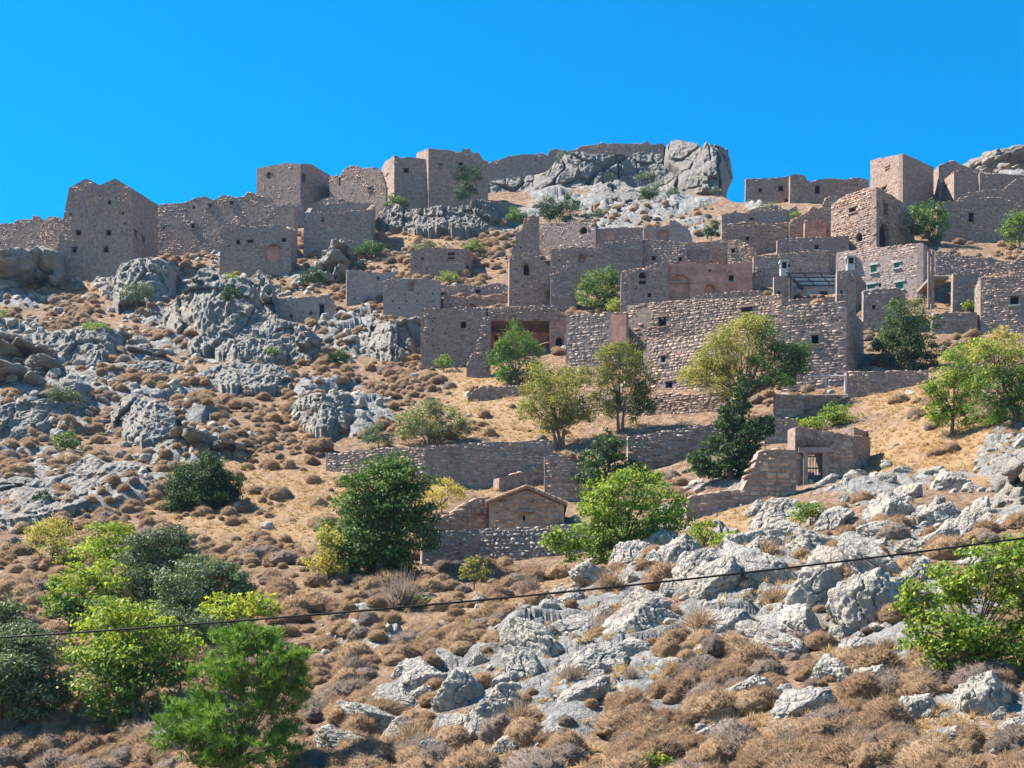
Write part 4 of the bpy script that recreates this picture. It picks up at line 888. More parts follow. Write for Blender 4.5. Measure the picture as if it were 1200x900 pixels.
# alley posts
g = ground(1100, 362)
def alley():
    s = g.y/F; rt = empty('alley_gate', g); tag(rt, 'pair of tall pale posts at the mouth of the dark alley beside the pink house', 'gate posts')
    for px in (1088.5, 1093, 1116.5):
        q = PM(); x = (px-600)*s-g.x; q.box(x-.10, x+.10, -.1, .1, -.8, (HZ-295)*s-g.z if px < 1100 else (HZ-322)*s-g.z); link('post', q.mesh('post', M['mortar_grey']), rt)
    q = PM(); q.box((1094-600)*s-g.x, (1116-600)*s-g.x, 5, 5.3, -1, (HZ-305)*s-g.z); link('back_wall', q.mesh('back_wall', M['mortar_grey']), rt)
    q = PM(); q.box((1094-600)*s-g.x, (1116-600)*s-g.x, 1.0, 5, (HZ-322)*s-g.z, (HZ-319)*s-g.z); link('roof', q.mesh('roof', M['flat']), rt)
alley()
# terraces below the village
B('terrace_wall', 'long reddish rubble terrace wall below the small pale stone front', 'wall', 'brown', [(665,6),(850,0)], [512,500],
  [([(665,470),(700,468),(740,464),(790,461),(820,461),(850,460)], H((768,480),(812,479)))], None, .15, cover=.0, thick=1.0, sw=.36, proud=.10)
B('terrace_wall', 'shaded terrace wall between the small cedar and the dark conifer', 'wall', 'grey', [(735,0),(860,0)], [556,548],
  [([(736,512),(760,509),(790,504),(820,499),(860,496)], [])], None, .1, cover=.0, thick=1.0, sw=.34, proud=.10)
B('terrace_wall', 'grey terrace wall under the shaded yard right of the front house', 'wall', 'grey', [(991,0),(1088,0)], [466,464],
  [([(992,435),(1020,435),(1060,434),(1088,434)], [])], None, .03, cover=.1, thick=.7)
B('terrace_wall', 'low wall under the metal railing', 'wall', 'brown', [(938,0),(1028,0)], [480,474],
  [([(940,463),(970,463),(1000,463),(1028,462)], [])], None, .03, cover=.05, thick=1.2)
B('terrace_wall', 'dark stone buttress left of the railing behind the green tree', 'wall', 'grey', [(908,1),(942,1)], [496,496], [([(908,462),(925,462),(942,463)], [])], 2, .06, cover=.05)
B('terrace_wall', 'dry stone stair wall climbing left of the arched gate wall', 'wall', 'grey', [(895,1.5),(935,1.5)], [530,530], [([(896,500),(905,490),(925,488),(935,496)], [])], 2, .12, cover=.0)
# gate wall
gw, GP = B('gate_wall', 'stone gate wall with a flat lintel doorway and a low relieving arch', 'wall', 'brown', [(931,0),(1000,1.5),(1020,6)], [571,562,556],
  [([(932,501),(940,501),(955,503),(985,508),(1000,511)], [(955,549,17,37,'o')]), ([(1000,511),(1010,511),(1020,512)], [])], None, .04, cover=.25, thick=.7, sw=.42, sh=.24, cap=.2)
def gate():
    A = GP[0]; s = A[1]/F; Y = A[1]-.06; base = Vector(((955-600)*s, Y, (HZ-567)*s)); rt = empty('iron_gate', base); tag(rt, 'dark iron gate half open in the doorway of the gate wall', 'gate')
    w, h = 17*s, 36*s
    for k in range(6):
        q = PM(); x = -w/2+w*k/5; q.box(x-.022, x+.022, .15, .19, .05, h*(.95 if k % 2 else .9)); link('bar', q.mesh('bar', M['iron']), rt)
    for z in (.1, h*.5, h*.88): q = PM(); q.box(-w/2, w/2, .13, .21, z, z+.06); link('cross_rail', q.mesh('cross_rail', M['iron']), rt)
    q = PM(); q.box(-w/2, w/2, .12, .22, .1, h*.3); link('kick_panel', q.mesh('kick_panel', M['iron']), rt)
    f = empty('door_surround', base); tag(f, 'pale stone lintel and jambs framing the doorway of the gate wall', 'door frame')
    for n, b in (('jamb', (-w/2-.25, -w/2-.01, -.06, .2, -.3, h)), ('jamb', (w/2+.01, w/2+.3, -.06, .2, -.3, h)), ('lintel', (-w/2-.5, w/2+.6, -.08, .25, h, h+.28))):
        q = PM(); q.box(*b); link(n, q.mesh(n, M['mortar_grey']), f)
    for i in range(7):   # voussoirs of the relieving arch
        t0, t1 = math.pi*(.2+.6*i/7)+.02, math.pi*(.2+.6*(i+1)/7)-.02; q = PM()
        for dd in (-.03, .1):
            for (rr, t) in ((.95, t0), (1.3, t0), (1.3, t1), (.95, t1)): q.v.append((-rr*math.cos(t), dd, h+(rr-.75)*math.sin(t)*1.1+.2))
        q.f += [(0, 1, 2, 3), (4, 7, 6, 5), (0, 4, 5, 1), (1, 5, 6, 2), (2, 6, 7, 3), (3, 7, 4, 0)]
        link('voussoir', q.mesh('voussoir', M['brown']), f)
gate()
B('garden_wall', 'long low garden wall running left from the gate under the dark conifer', 'wall', 'brown', [(804,-1),(933,0)], [612,592],
  [([(805,584),(820,580),(850,575),(870,573),(885,545),(889,530),(905,527),(933,527)], [])], None, .06, cover=.15, thick=.7, sw=.42, sh=.24, cap=.2)
B('garden_wall', 'short sunlit rubble wall end at the left tip of the garden wall', 'wall', 'pale', [(798,5),(805,-1.01)], [600,614], [([(798,588),(805,584)], [])], None, .08, cover=.05, thick=.6)
B('garden_wall', 'rubble wall enclosing the lime bush right of the gate', 'wall', 'brown', [(1000,3.5),(1062,9)], [536,528], [([(1001,500),(1015,506),(1040,500),(1062,493)], [])], None, .12, cover=.05, thick=.8)
B('garden_wall', 'low dry stone wall end beside the gate wall, right side', 'wall', 'grey', [(1014,4),(1052,4)], [548,542], [([(1015,537),(1035,534),(1052,533)], [])], None, .15, cover=.0, thick=.9)
B('terrace_wall', 'long terrace wall of grey rubble across the middle of the slope', 'wall', 'grey', [(381,2),(500,0),(648,1)], [560,558,546],
  [([(382,531),(420,528),(460,525),(500,523)], []), ([(500,523),(550,520),(600,517),(648,516)], [])], None, .13, cover=.05, thick=.9, sw=.27, sh=.17, proud=.10)
B('terrace_wall', 'tiny terrace wall with scrub in front above the round green tree yard', 'wall', 'brown', [(547,0),(625,1)], [474,466],
  [([(548,466),(556,458),(566,453),(585,452),(605,451),(625,450)], [])], None, .12, cover=.05, thick=.7)
B('garden_wall', 'curving rubble wall behind the chapel rising to the right', 'wall', 'brown', [(584,1),(642,3)], [582,566],
  [([(585,560),(600,556),(620,550),(635,545),(640,540),(642,532)], [])], None, .08, cover=.3, thick=.7)
B('garden_wall', 'shaded dry stone wall behind the chapel roof up to the multi stemmed tree', 'wall', 'grey', [(638,1),(690,1)], [594,585],
  [([(638,534),(645,531),(660,533),(672,542),(690,555)], [])], None, .12, cover=.0, thick=.8)
B('rubble_wall', 'sloping pile of dry stones left of the chapel', 'wall', 'brown', [(497,0),(578,1.5)], [622,616],
  [([(498,612),(512,608),(530,600),(545,592),(560,586),(578,583)], [])], None, .15, cover=.0, thick=.9, sw=.36, sh=.26, proud=.16)
B('cemetery_wall', 'pale rubble enclosure wall in front of the chapel', 'wall', 'pale', [(494,1),(560,1.6),(705,0)], [664,674,672],
  [([(495,624),(520,622),(560,620)], []), ([(560,620),(600,619),(650,616),(690,614),(705,614)], [])], None, .04, cover=.0, thick=.6, sw=.23, sh=.17, proud=.11, gap=.05, cap=.12, body='mortar_grey')
B('garden_wall', 'thin shaded wall stub left behind the cemetery wall', 'wall', 'brown', [(493,2),(575,2)], [624,622], [([(494,614),(530,612),(575,610)], [])], None, .05, cover=.2, thick=.5)
B('garden_wall', 'pale rubble wall at the right edge behind the straw slope', 'wall', 'pale', [(1085,2),(1215,-1)], [505,488], [([(1086,500),(1110,494),(1150,484),(1215,474)], [])], None, .15, cover=.0, thick=.8)
B('garden_wall', 'rubble edge on top of the upper straw mound', 'wall', 'grey', [(1030,2),(1090,2)], [492,486], [([(1031,490),(1060,484),(1090,480)], [])], None, .1, cover=.0, thick=.8)

# chapel
M['mortar_ochre'] = m_plain('ochre_mortar', (.35,.215,.15), .95, .3, 3., .5, .05)
def chapel():
    g = ground(617, 626); Y = g.y; s = Y/F; base = Vector((g.x, Y, (HZ-622)*s)); rt = empty('chapel', base)
    tag(rt, 'tiny stone chapel with a gabled tile roof, slit window and roof cross', 'chapel')
    U = lambda px: (px-600)*s; Zp = lambda py: (HZ-py)*s
    A, Bp = (U(573), Y), (U(661), Y); L = Bp[0]-A[0]
    out = [(0, Zp(640)), (0, Zp(590)), (U(617)-A[0], Zp(574)), (L, Zp(592)), (L, Zp(640))][::-1]
    sl = [(U(614)-A[0]-.07, Zp(610)), (U(614)-A[0]+.07, Zp(610)), (U(614)-A[0]+.07, Zp(604)), (U(614)-A[0]-.07, Zp(604))][::-1]
    link('wall', slab_mesh('wall', A, Bp, (0, 1), out, [sl], .5, M['mortar_ochre'], base), rt)
    tag(link('stonework', stones_mesh('stonework', A, Bp, (0, 1), out, [sl], M['ochre'], base, .36, .22, .05, .12, .5, 0, None), rt), kind='stuff')
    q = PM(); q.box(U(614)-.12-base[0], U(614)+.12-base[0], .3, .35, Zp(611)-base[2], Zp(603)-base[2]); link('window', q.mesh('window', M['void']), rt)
    q = PM(); q.box(U(605)-base[0], U(625)-base[0], -.28, .05, Zp(600.5)-base[2], Zp(598.5)-base[2]); link('ledge', q.mesh('ledge', M['mortar_grey']), rt)
    for x0, x1 in ((0, .5), (L-.5, L)):
        q = PM(); q.box(A[0]+x0-base[0], A[0]+x1-base[0], .502, 6, Zp(640)-base[2], Zp(593)-base[2]); link('wall', q.mesh('wall', M['mortar_brown']), rt)
    q = PM(); q.box(A[0]+.502-base[0], A[0]+L-.502-base[0], 5.6, 6, Zp(640)-base[2], Zp(590)-base[2]); link('wall', q.mesh('wall', M['mortar_brown']), rt)
    ap = Vector((U(617)-base[0], 0, Zp(573)-base[2]))
    for ex, ez, nm in ((U(569.5)-base[0], Zp(591.5)-base[2], 0), (U(664.5)-base[0], Zp(593)-base[2], 1)):
        rf = PM(); 
        for y in (-.22, 6.2):
            for (x, z) in ((ap.x, ap.z), (ex, ez)):
                for dz in (0, .12): rf.v.append((x, y, z+dz))
        rf.f += [(0, 1, 3, 2), (4, 6, 7, 5), (1, 5, 7, 3), (0, 2, 6, 4), (0, 4, 5, 1), (2, 3, 7, 6)]
        r = link('roof', rf.mesh('roof', M['tile']), rt)
        t = PM(); n = 20
        for i in range(n):
            y = -.2+6.3*i/n
            for k in range(7):
                a, b = k/7, (k+1.12)/7; w = .09
                for tt, zz in ((a, .15), (b, .19)):
                    for dy, dz in ((-w, 0), (0, .08), (w, 0)): t.v.append((ap.x+(ex-ap.x)*tt, y+.1+dy, ap.z+(ez-ap.z)*tt+zz+dz))
                o = len(t.v)-6; t.f += [(o, o+1, o+4, o+3), (o+1, o+2, o+5, o+4), (o+3, o+4, o+5)]
        tag(link('roof_tile', t.mesh('roof_tile', M['tile']), r), kind='stuff')
    c = PM(); c.box(ap.x-.035, ap.x+.035, -.05, .02, ap.z+.1, ap.z+.6); c.box(ap.x-.15, ap.x+.15, -.045, .015, ap.z+.4, ap.z+.47); c.box(ap.x-.13, ap.x+.13, -.1, .1, ap.z+.08, ap.z+.26)
    link('cross', c.mesh('cross', M['mortar_grey']), rt)
chapel()

# pergola, chimneys, railing
def pergola():
    Y = P_l[0][1]-.6; z = (HZ-322.5)/F*Y; Y2 = Y*(HZ-322.5)/(HZ-346); base = Vector(((953-600)/F*Y, Y, (HZ-352)/F*Y)); rt = empty('pergola', base)
    tag(rt, 'open wooden pergola of dark beams on the terrace between the two chimneys', 'pergola')
    X = lambda px, y: (px-600)/F*y
    def bar(nm, a, b, w, h):
        a, b = Vector(a)-base, Vector(b)-base; d = (b-a); L = d.length; d /= L; sd = Vector((d.y, -d.x, 0)) if abs(d.z) < .9 else Vector((1, 0, 0)); up = d.cross(sd)*-1
        q = PM(); q.box(0, L, -w, w, -h, h, lambda x, y, z_: tuple(a+d*x+sd*y+up*z_)); link(nm, q.mesh(nm, M['wood']), rt)
    NL, NR, FL, FRR = (X(924, Y), Y, z), (X(982, Y), Y, z), (X(949, Y2), Y2, z), (X(999, Y2), Y2, z)
    mixp = lambda p, q, t: tuple(p[i]+(q[i]-p[i])*t for i in range(3))
    bar('beam', NL, FL, .09, .13); bar('beam', NR, FRR, .09, .13)
    for t in (0.0, .2, .4, .6, .8, .98):
        p, q = mixp(NL, FL, t), mixp(NR, FRR, t); p = (p[0]-.25, p[1], z+.19); q = (q[0]+.9, q[1], z+.19); bar('slat', p, q, .055, .06)
    for t in (.28, .62):
        p, q = mixp(NL, NR, t), mixp(FL, FRR, t); bar('lath', (p[0], p[1], z+.28), (q[0], q[1], z+.28), .04, .03)
    for px in (926, 980):
        x = X(px, Y); q = PM(); q.box(x-.09-base.x, x+.09-base.x, -.09, .09, -1.5, z-.13-base.z); link('post', q.mesh('post', M['wood']), rt)
pergola()
def chimney(px, py, py0, w, label):
    Y = P_l[0][1]+2.5; s = Y/F; base = Vector(((px-600)*s, Y, (HZ-py0)*s)); rt = empty('chimney', base); tag(rt, label, 'chimney')
    hw = w/2*s; h = (py0-py)*s
    q = PM(); q.box(-hw, hw, -hw, hw, -1, h*.45); link('shaft', q.mesh('shaft', M['mortar_pale']), rt)
    q = PM()
    for a, b in ((-1, -1), (1, -1), (-1, 1), (1, 1)): q.box(a*hw-(.12 if a > 0 else 0), a*hw+(.12 if a < 0 else 0), b*hw-(.12 if b > 0 else 0), b*hw+(.12 if b < 0 else 0), h*.45, h*.88)
    link('pillar', q.mesh('pillar', M['mortar_pale']), rt)
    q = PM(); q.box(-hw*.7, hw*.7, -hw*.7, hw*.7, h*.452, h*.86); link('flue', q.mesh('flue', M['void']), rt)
    q = PM(); q.box(-hw*1.25, hw*1.25, -hw*1.25, hw*1.25, h*.882, h); link('cap', q.mesh('cap', M['mortar_pale']), rt)
chimney(918.5, 306, 324, 8.5, 'left of the two white capped chimneys on the pergola house')
chimney(996.5, 301, 318, 9, 'right of the two white capped chimneys on the pergola house')
def railing():
    g = ground(965, 478); s = (g.y+.4)/F; base = Vector(((965-600)*s, g.y+.4, (HZ-463)*s)); rt = empty('railing', base); tag(rt, 'grey metal pipe railing on the low wall before the tall front house', 'railing')
    X = lambda px: (px-600)*s-base.x; Z = lambda py: (HZ-py)*s-base.z
    for px in (944, 967.5, 990.5): q = PM(); q.tube([(X(px), 0, Z(465)), (X(px), 0, Z(440))], .05, 6); link('post', q.mesh('post', M['metal']), rt)
    for py in (440.5,): q = PM(); q.tube([(X(943), 0, Z(py)), (X(991.5), 0, Z(py))], .05, 6); link('rail', q.mesh('rail', M['metal']), rt)
railing()
# ------------------------------------------------------------------ foliage
def leaf_mesh(name, cen, nrm, size, tone, m, base, elong=1.5, style='leaf'):
    n = len(cen); r = RNG
    a = r.normal(size=(n, 3)); a -= (a*nrm).sum(1)[:, None]*nrm; a /= np.linalg.norm(a, axis=1)[:, None]+1e-9
    b = np.cross(nrm, a); s = size[:, None]
    if style == 'needle':
        V = np.stack([cen-b*s*.06, cen+b*s*.06, cen+a*s], 1); f = np.arange(n*3).reshape(n, 3)
    else:
        V = np.stack([cen-a*s*elong*.5, cen+b*s*.42+nrm*s*.10, cen+a*s*elong*.5, cen-b*s*.42+nrm*s*.10], 1); f = np.arange(n*4).reshape(n, 4)
    return npmesh(name, V.reshape(-1, 3)-np.array(base), f, m, tone)
def crown_points(lobes, n, r, fill=.55, clump=.22, flat=.8):
    "clumps of leaves through each lobe: (cx,cy,cz,rx,ry,rz)"
    w = np.array([L[3]*L[5] for L in lobes]); w = w/w.sum(); P, N, T = [], [], []
    for L, wi in zip(lobes, w):
        c = np.array(L[:3]); R = np.array(L[3:6]); k = max(6, int(n*wi)); nc = max(7, int(46*math.sqrt(wi)))
        d = r.normal(size=(nc, 3)); d /= np.linalg.norm(d, axis=1)[:, None]; rad = r.uniform(fill, 1.0, nc)
        cc = d*rad[:, None]*.88
        idx = r.integers(0, nc, k); q = r.normal(size=(k, 3))*clump*r.uniform(.6, 1.3, nc)[idx][:, None]; q[:, 2] *= flat
        p = cc[idx]+q
        inn = r.random(k) < .16; di = r.normal(size=(k, 3)); di /= np.linalg.norm(di, axis=1)[:, None]
        p[inn] = (di*r.random((k, 1))**.4*.8)[inn]
        nn = p*.8+r.normal(size=(k, 3))*.7+np.array([0, 0, .45]); nn /= np.linalg.norm(nn, axis=1)[:, None]
        P.append(c+p*R); N.append(nn)
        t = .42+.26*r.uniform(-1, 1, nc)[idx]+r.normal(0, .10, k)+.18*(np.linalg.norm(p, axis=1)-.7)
        T.append(t)
    return np.vstack(P), np.vstack(N), np.clip(np.concatenate(T), 0, 1)
def plant(name, label, cat, base_px, lobes, m, leaf=.16, dens=1., kind='leaf', trunk=.09, shift=0., group=None, fill=.5, clump=.22, dy=0., stems=1, elong=1.5, m2=None):
    "lobes in photograph pixels (px, py, r[, ry]); the crown has its full depth at the plant's own distance"
    seed = int(base_px[0]*3+base_px[1]*7); r = np.random.default_rng(seed)
    g = ground(*base_px); Y = g.y+dy; s = Y/F; base = Vector(((base_px[0]-600)*s, Y, g.z if dy > -2 else (HZ-base_px[1])/F*Y)); rt = empty(name, base); tag(rt, label, cat, group)
    W3 = []; rm = sum(L[2] for L in lobes)/len(lobes)*s
    for i, L in enumerate(lobes):
        sf = 1.36 if base_px in ((445,676), (1068,432)) else 1.5 if base_px[0] < 330 and base_px[1] > 640 and kind != 'pine' else 1.16; rx = L[2]*s*sf; rz = (L[3] if len(L) > 3 else L[2])*s*sf*(.95 if sf < 1.2 else .9); y = Y+r.uniform(-.45, .45)*rm+(r.uniform(-.2, .2)*rm)
        # each lobe breaks into an uneven cluster of smaller ones
        W3.append(((L[0]-600)*s, y, (HZ-L[1])*s, rx*.85, max(rx, rz)*.85, rz*.85))
        for k in range(5):
            a = r.uniform(0, 2*math.pi); e = r.uniform(.42, .62); W3.append(((L[0]-600)*s+rx*math.cos(a)*.62, y+r.uniform(-.5, .5)*rx, (HZ-L[1])*s+rz*math.sin(a)*.62, rx*e*.85, rx*e*.85, rz*e*.8))
    area = sum(L[3]*L[5] for L in W3)
    lf = leaf*(.56 if kind != 'pine' else .8); n = int(min(48000 if kind != 'pine' else 30000, dens*6.2*area/(lf*lf)))
    if kind == 'pine': n = int(n*1.9)
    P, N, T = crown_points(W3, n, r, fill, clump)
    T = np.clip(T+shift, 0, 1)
    keep = P[:, 2] > base.z+.02; P, N, T = P[keep], N[keep], T[keep]
    sz = lf*r.uniform(.6, 1.3, len(P))
    # limbs
    tk = PM(); br = .55 if kind == 'pine' else 1.; cz = sum(L[5]*L[2] for L in W3)/sum(L[5] for L in W3); cx = sum(L[0]*L[3] for L in W3)/sum(L[3] for L in W3)
    hub = Vector((base.x*.6+cx*.4, Y, base.z+(cz-base.z)*.42))
    for q in range(stems):
        o = Vector(((q-(stems-1)/2)*.28, r.uniform(-.1, .1), 0)); tr = trunk*(.85 if stems == 1 else .6)
        tk.tube([base+o+Vector((0, 0, -.5)), base+o*1.1+Vector((r.uniform(-.05, .05), 0, (hub.z-base.z)*.5)), hub+o*1.6], [tr*1.35, tr, tr*.75], 7)
    for L in W3[::2]:
        e = Vector(L[:3])+Vector((0, 0, L[5]*.3)); mid = hub.lerp(e, .5)+Vector((r.uniform(-.1, .1), r.uniform(-.1, .1), r.uniform(-.12, .05)))*max(L[3], .5)
        tk.tube([hub, mid, e], [trunk*.3*br, trunk*.15*br, trunk*.04], 5)
        for k in range(3):
            d = Vector((r.normal(), r.normal(), r.normal()*.6+.3)).normalized(); tk.tube([mid.lerp(e, .4), e+d*L[3]*.75], [trunk*.08, trunk*.02], 4)
    link('trunk', tk.mesh('trunk', M['bark'], base, True), rt)
    mats = [m] if m2 is None else [m, m2]
    if kind == 'pine':
        k = 9; C0 = np.repeat(P, k, 0); d = np.repeat(N, k, 0)*.9+r.normal(size=(len(C0), 3))*.55+np.array([0, 0, .55]); d /= np.linalg.norm(d, axis=1)[:, None]
        up = r.normal(size=d.shape); b = np.cross(d, up); b /= np.linalg.norm(b, axis=1)[:, None]; S = (np.repeat(sz, k)*1.15)[:, None]
        V = np.stack([C0-b*S*.06, C0+b*S*.06, C0+d*S], 1).reshape(-1, 3)
        me = npmesh('foliage', V-np.array(base), np.arange(len(V)).reshape(-1, 3), m, np.clip(np.repeat(T, k)+r.normal(0, .08, len(C0)), 0, 1)); link('crown', me, rt)
    else:
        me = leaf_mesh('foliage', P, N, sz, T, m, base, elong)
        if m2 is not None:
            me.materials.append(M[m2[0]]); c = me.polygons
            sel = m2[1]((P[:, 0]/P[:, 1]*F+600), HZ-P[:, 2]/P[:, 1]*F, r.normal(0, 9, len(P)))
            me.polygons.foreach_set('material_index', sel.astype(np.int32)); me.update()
        link('crown', me, rt)
    return rt
T = plant
T('fig_tree', 'round fresh green tree with a forked dark trunk in front of the vaulted ruin', 'tree', (606,452), [(604,403,22),(590,420,17),(622,418,18),(600,436,18,12),(590,441,12,9),(624,440,14,9)], M['fig'], .17, 1.0, trunk=.2)
T('almond_tree', 'yellow green tree on a thick multi stemmed trunk at the terrace wall end', 'tree', (655,527), [(650,448,32,26),(628,468,24),(672,462,26),(650,482,32,20),(618,480,14),(684,480,16),(655,497,20,12)], M['yellow'], .16, .8, trunk=.22, stems=3, shift=-.12, clump=.26)
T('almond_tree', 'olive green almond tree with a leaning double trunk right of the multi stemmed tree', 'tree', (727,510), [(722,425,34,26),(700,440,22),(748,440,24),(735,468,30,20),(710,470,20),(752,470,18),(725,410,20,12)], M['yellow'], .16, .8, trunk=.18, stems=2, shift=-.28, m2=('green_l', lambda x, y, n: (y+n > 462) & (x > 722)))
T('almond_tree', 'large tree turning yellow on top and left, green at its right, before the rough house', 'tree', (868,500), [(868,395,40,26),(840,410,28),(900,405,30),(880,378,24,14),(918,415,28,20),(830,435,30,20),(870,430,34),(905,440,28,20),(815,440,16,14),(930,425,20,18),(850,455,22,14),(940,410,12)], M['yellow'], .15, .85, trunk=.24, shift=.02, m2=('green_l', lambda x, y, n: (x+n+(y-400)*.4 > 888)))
T('conifer_tree', 'very dark dense conifer below the yellowing tree', 'tree', (855,572), [(868,455,8,18),(867,470,14,16),(862,486,22,14),(866,500,27,16),(850,515,32,18),(875,522,30,18),(840,540,36,18),(872,545,34,18),(850,560,34,14),(830,548,22,14),(895,500,14,16)], M['dark'], .20, 1.1, trunk=.2, fill=.4, clump=.16, elong=2.2)
T('cedar_tree', 'small dark cedar with drooping layered branches above the big fig bush', 'tree', (712,572), [(712,508,8,10),(714,522,20,10),(705,536,26,12),(730,540,28,12),(700,552,34,12),(735,556,26,12),(690,566,34,12),(718,568,34,12)], M['dark'], .19, 1.0, trunk=.16, fill=.4, clump=.16, elong=2.4, shift=.15)
T('fig_bush', 'big fig bush with mixed green and yellow leaves over the end of the cemetery wall', 'bush', (735,660), [(740,580,38,28),(715,595,32,26),(775,590,30),(745,615,45,28),(700,625,30),(785,612,28,20),(680,645,32,22),(720,650,36,24),(655,640,24,18),(770,635,30,18),(750,560,22,14),(700,575,20)], M['fig'], .19, 1.0, trunk=.16, shift=.08, stems=3, m2=('lime', lambda x, y, n: (n*2+(y-600)*-.2-(x-720)*.12 > 8)))
T('carob_tree', 'large deep green broadleaf tree left of the cemetery wall', 'tree', (445,676), [(462,548,30,18),(440,565,34,22),(480,562,26,20),(425,588,34,26),(462,590,42,30),(440,620,48,30),(405,625,26,26),(475,625,34,28),(430,650,42,24),(462,655,36,20),(404,655,24,20),(487,590,22)], M['green_l'], .19, 1.15, trunk=.25, shift=.0, fill=.4)
T('yellow_shrub', 'yellow leaved shrub at the left foot of the large deep green tree', 'bush', (384,682), [(385,640,18,22),(375,662,18,16),(392,662,16),(380,630,10)], M['yellow'], .16, .8, trunk=.07, shift=.2, stems=3)
T('yellow_shrub', 'golden yellow shrub peeking out right of the large deep green tree', 'bush', (515,604), [(522,572,20,12),(510,585,18,12),(530,580,14,12),(500,595,12,10)], M['yellow'], .16, .7, trunk=.07, shift=.35, stems=2)
T('almond_tree', 'wide grey green shrubby tree behind the long terrace wall', 'tree', (505,520), [(500,482,26,16),(480,496,20,16),(528,495,24,18),(505,502,34,14),(540,505,14,12),(475,508,14,9),(512,478,16,10)], M['olive'], .16, .8, trunk=.12, stems=4, shift=.1, m2=('yellow', lambda x, y, n: n > 5))
T('broom_bush', 'small round grey green bush at the left end behind the long terrace wall', 'bush', (443,524), [(443,508,16,13),(432,516,8,6),(455,515,9,7)], M['olive'], .13, 1., trunk=.05, shift=-.05)
T('juniper_bush', 'dark rounded juniper standing alone on the brown left slope', 'bush', (232,597), [(235,552,30,22),(215,570,26,24),(258,572,26,22),(235,575,38,22),(208,583,20,16),(264,582,18,16),(235,560,28,22)], M['dark'], .15, 1.8, trunk=.06, fill=.55, clump=.22, elong=1.6)
T('fig_bush', 'yellow leaved small tree at far left above the lime fig bushes', 'bush', (62,665), [(58,622,24,12),(45,630,16,12),(75,630,16,12),(68,650,16,10)], M['yellow'], .15, .65, trunk=.07, stems=3, shift=.15)
T('fig_bush', 'bright lime bush, topmost of the lower left thicket', 'bush', (125,672), [(126,628,24,14),(110,643,22,14),(142,640,18,14),(122,655,26,12)], M['lime'], .18, 1., trunk=.08, stems=3, shift=.05)
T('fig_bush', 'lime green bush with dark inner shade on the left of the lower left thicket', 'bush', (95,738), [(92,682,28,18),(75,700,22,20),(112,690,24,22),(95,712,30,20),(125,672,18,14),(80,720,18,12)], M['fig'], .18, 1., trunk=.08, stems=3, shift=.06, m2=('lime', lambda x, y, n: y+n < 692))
T('olive_tree', 'dark grey green olive standing in the middle of the lower left thicket', 'tree', (182,722), [(195,640,30,20),(175,660,28,26),(210,660,26,26),(190,690,34,26),(165,690,20,24),(205,630,16,12)], M['olive'], .12, 1.2, trunk=.12, shift=-.12, elong=2.2)
T('olive_tree', 'lighter grey green olive at the right of the lower left thicket', 'tree', (235,745), [(240,668,30,16),(222,690,30,22),(262,685,26,20),(240,705,36,22),(200,720,24,18),(278,700,12)], M['olive'], .12, 1.2, trunk=.12, shift=.02, elong=2.2)
T('fig_bush', 'yellow tipped fig sprawling under the power line right of the lower left thicket', 'bush', (285,760), [(265,712,26,14),(295,705,22,12),(315,712,12,10),(280,722,24,12),(250,722,16,12)], M['lime'], .18, .9, trunk=.08, stems=3, shift=.2)
T('olive_tree', 'small olive between the two grey green olives and the big lime fig', 'tree', (225,775), [(222,728,26,16),(205,740,20,14),(245,738,20,14)], M['olive'], .12, 1.2, trunk=.08, shift=-.05, elong=2.2)
T('fig_bush', 'small lime bush tucked behind the dark grey green olive', 'bush', (150,690), [(150,655,16,12),(158,668,14,12)], M['fig'], .17, 1., trunk=.06, shift=.15)
T('fig_bush', 'green bush joining the left lime bush to the big spreading fig', 'bush', (118,760), [(118,725,22,14),(135,712,18,12)], M['fig'], .17, 1., trunk=.06, shift=.05)
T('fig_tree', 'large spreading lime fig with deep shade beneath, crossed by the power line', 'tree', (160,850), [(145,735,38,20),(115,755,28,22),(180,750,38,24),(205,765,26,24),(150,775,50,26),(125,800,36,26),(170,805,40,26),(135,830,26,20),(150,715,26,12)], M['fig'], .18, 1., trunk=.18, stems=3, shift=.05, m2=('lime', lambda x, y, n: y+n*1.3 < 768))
T('olive_tree', 'silvery olive tree at the lower left edge', 'tree', (18,858), [(15,765,40,26),(45,790,30,26),(0,800,40,30),(35,820,34,24),(60,815,18,18),(5,745,26,20),(-25,790,34,34)], M['olive'], .11, 1.2, trunk=.14, shift=.04, elong=2.4)
T('olive_tree', 'small grey green tree at the left edge just above the silvery olive', 'tree', (5,762), [(5,712,18,16),(15,728,16,12),(-8,722,18,14)], M['olive'], .14, 1., trunk=.08, shift=.05, elong=2.2)
T('pine_tree', 'bright green young pine in the lower left foreground', 'tree', (275,945), [(290,745,30,22),(260,765,34,26),(315,770,36,26),(345,790,22,26),(245,800,34,26),(290,800,40,28),(330,815,32,26),(225,835,34,24),(265,845,42,26),(310,850,38,26),(240,875,46,26),(290,885,46,26),(200,860,24,20),(352,770,14,12),(330,880,24,20)], M['pine'], .22, 1., kind='pine', trunk=.10, fill=.35, clump=.19, shift=.1)
T('fig_bush', 'very large lime green bush at the right edge crossed by the power line', 'bush', (1135,800), [(1165,650,36,24),(1190,640,30,22),(1125,680,38,26),(1085,700,30,26),(1160,695,44,30),(1200,700,36,40),(1105,735,46,30),(1150,745,48,30),(1195,755,34,30),(1075,740,22,26),(1110,770,40,20),(1160,780,40,20),(1060,710,12,12)], M['fig'], .13, 1.2, trunk=.10, stems=4, shift=.08, m2=('lime', lambda x, y, n: n > 0))
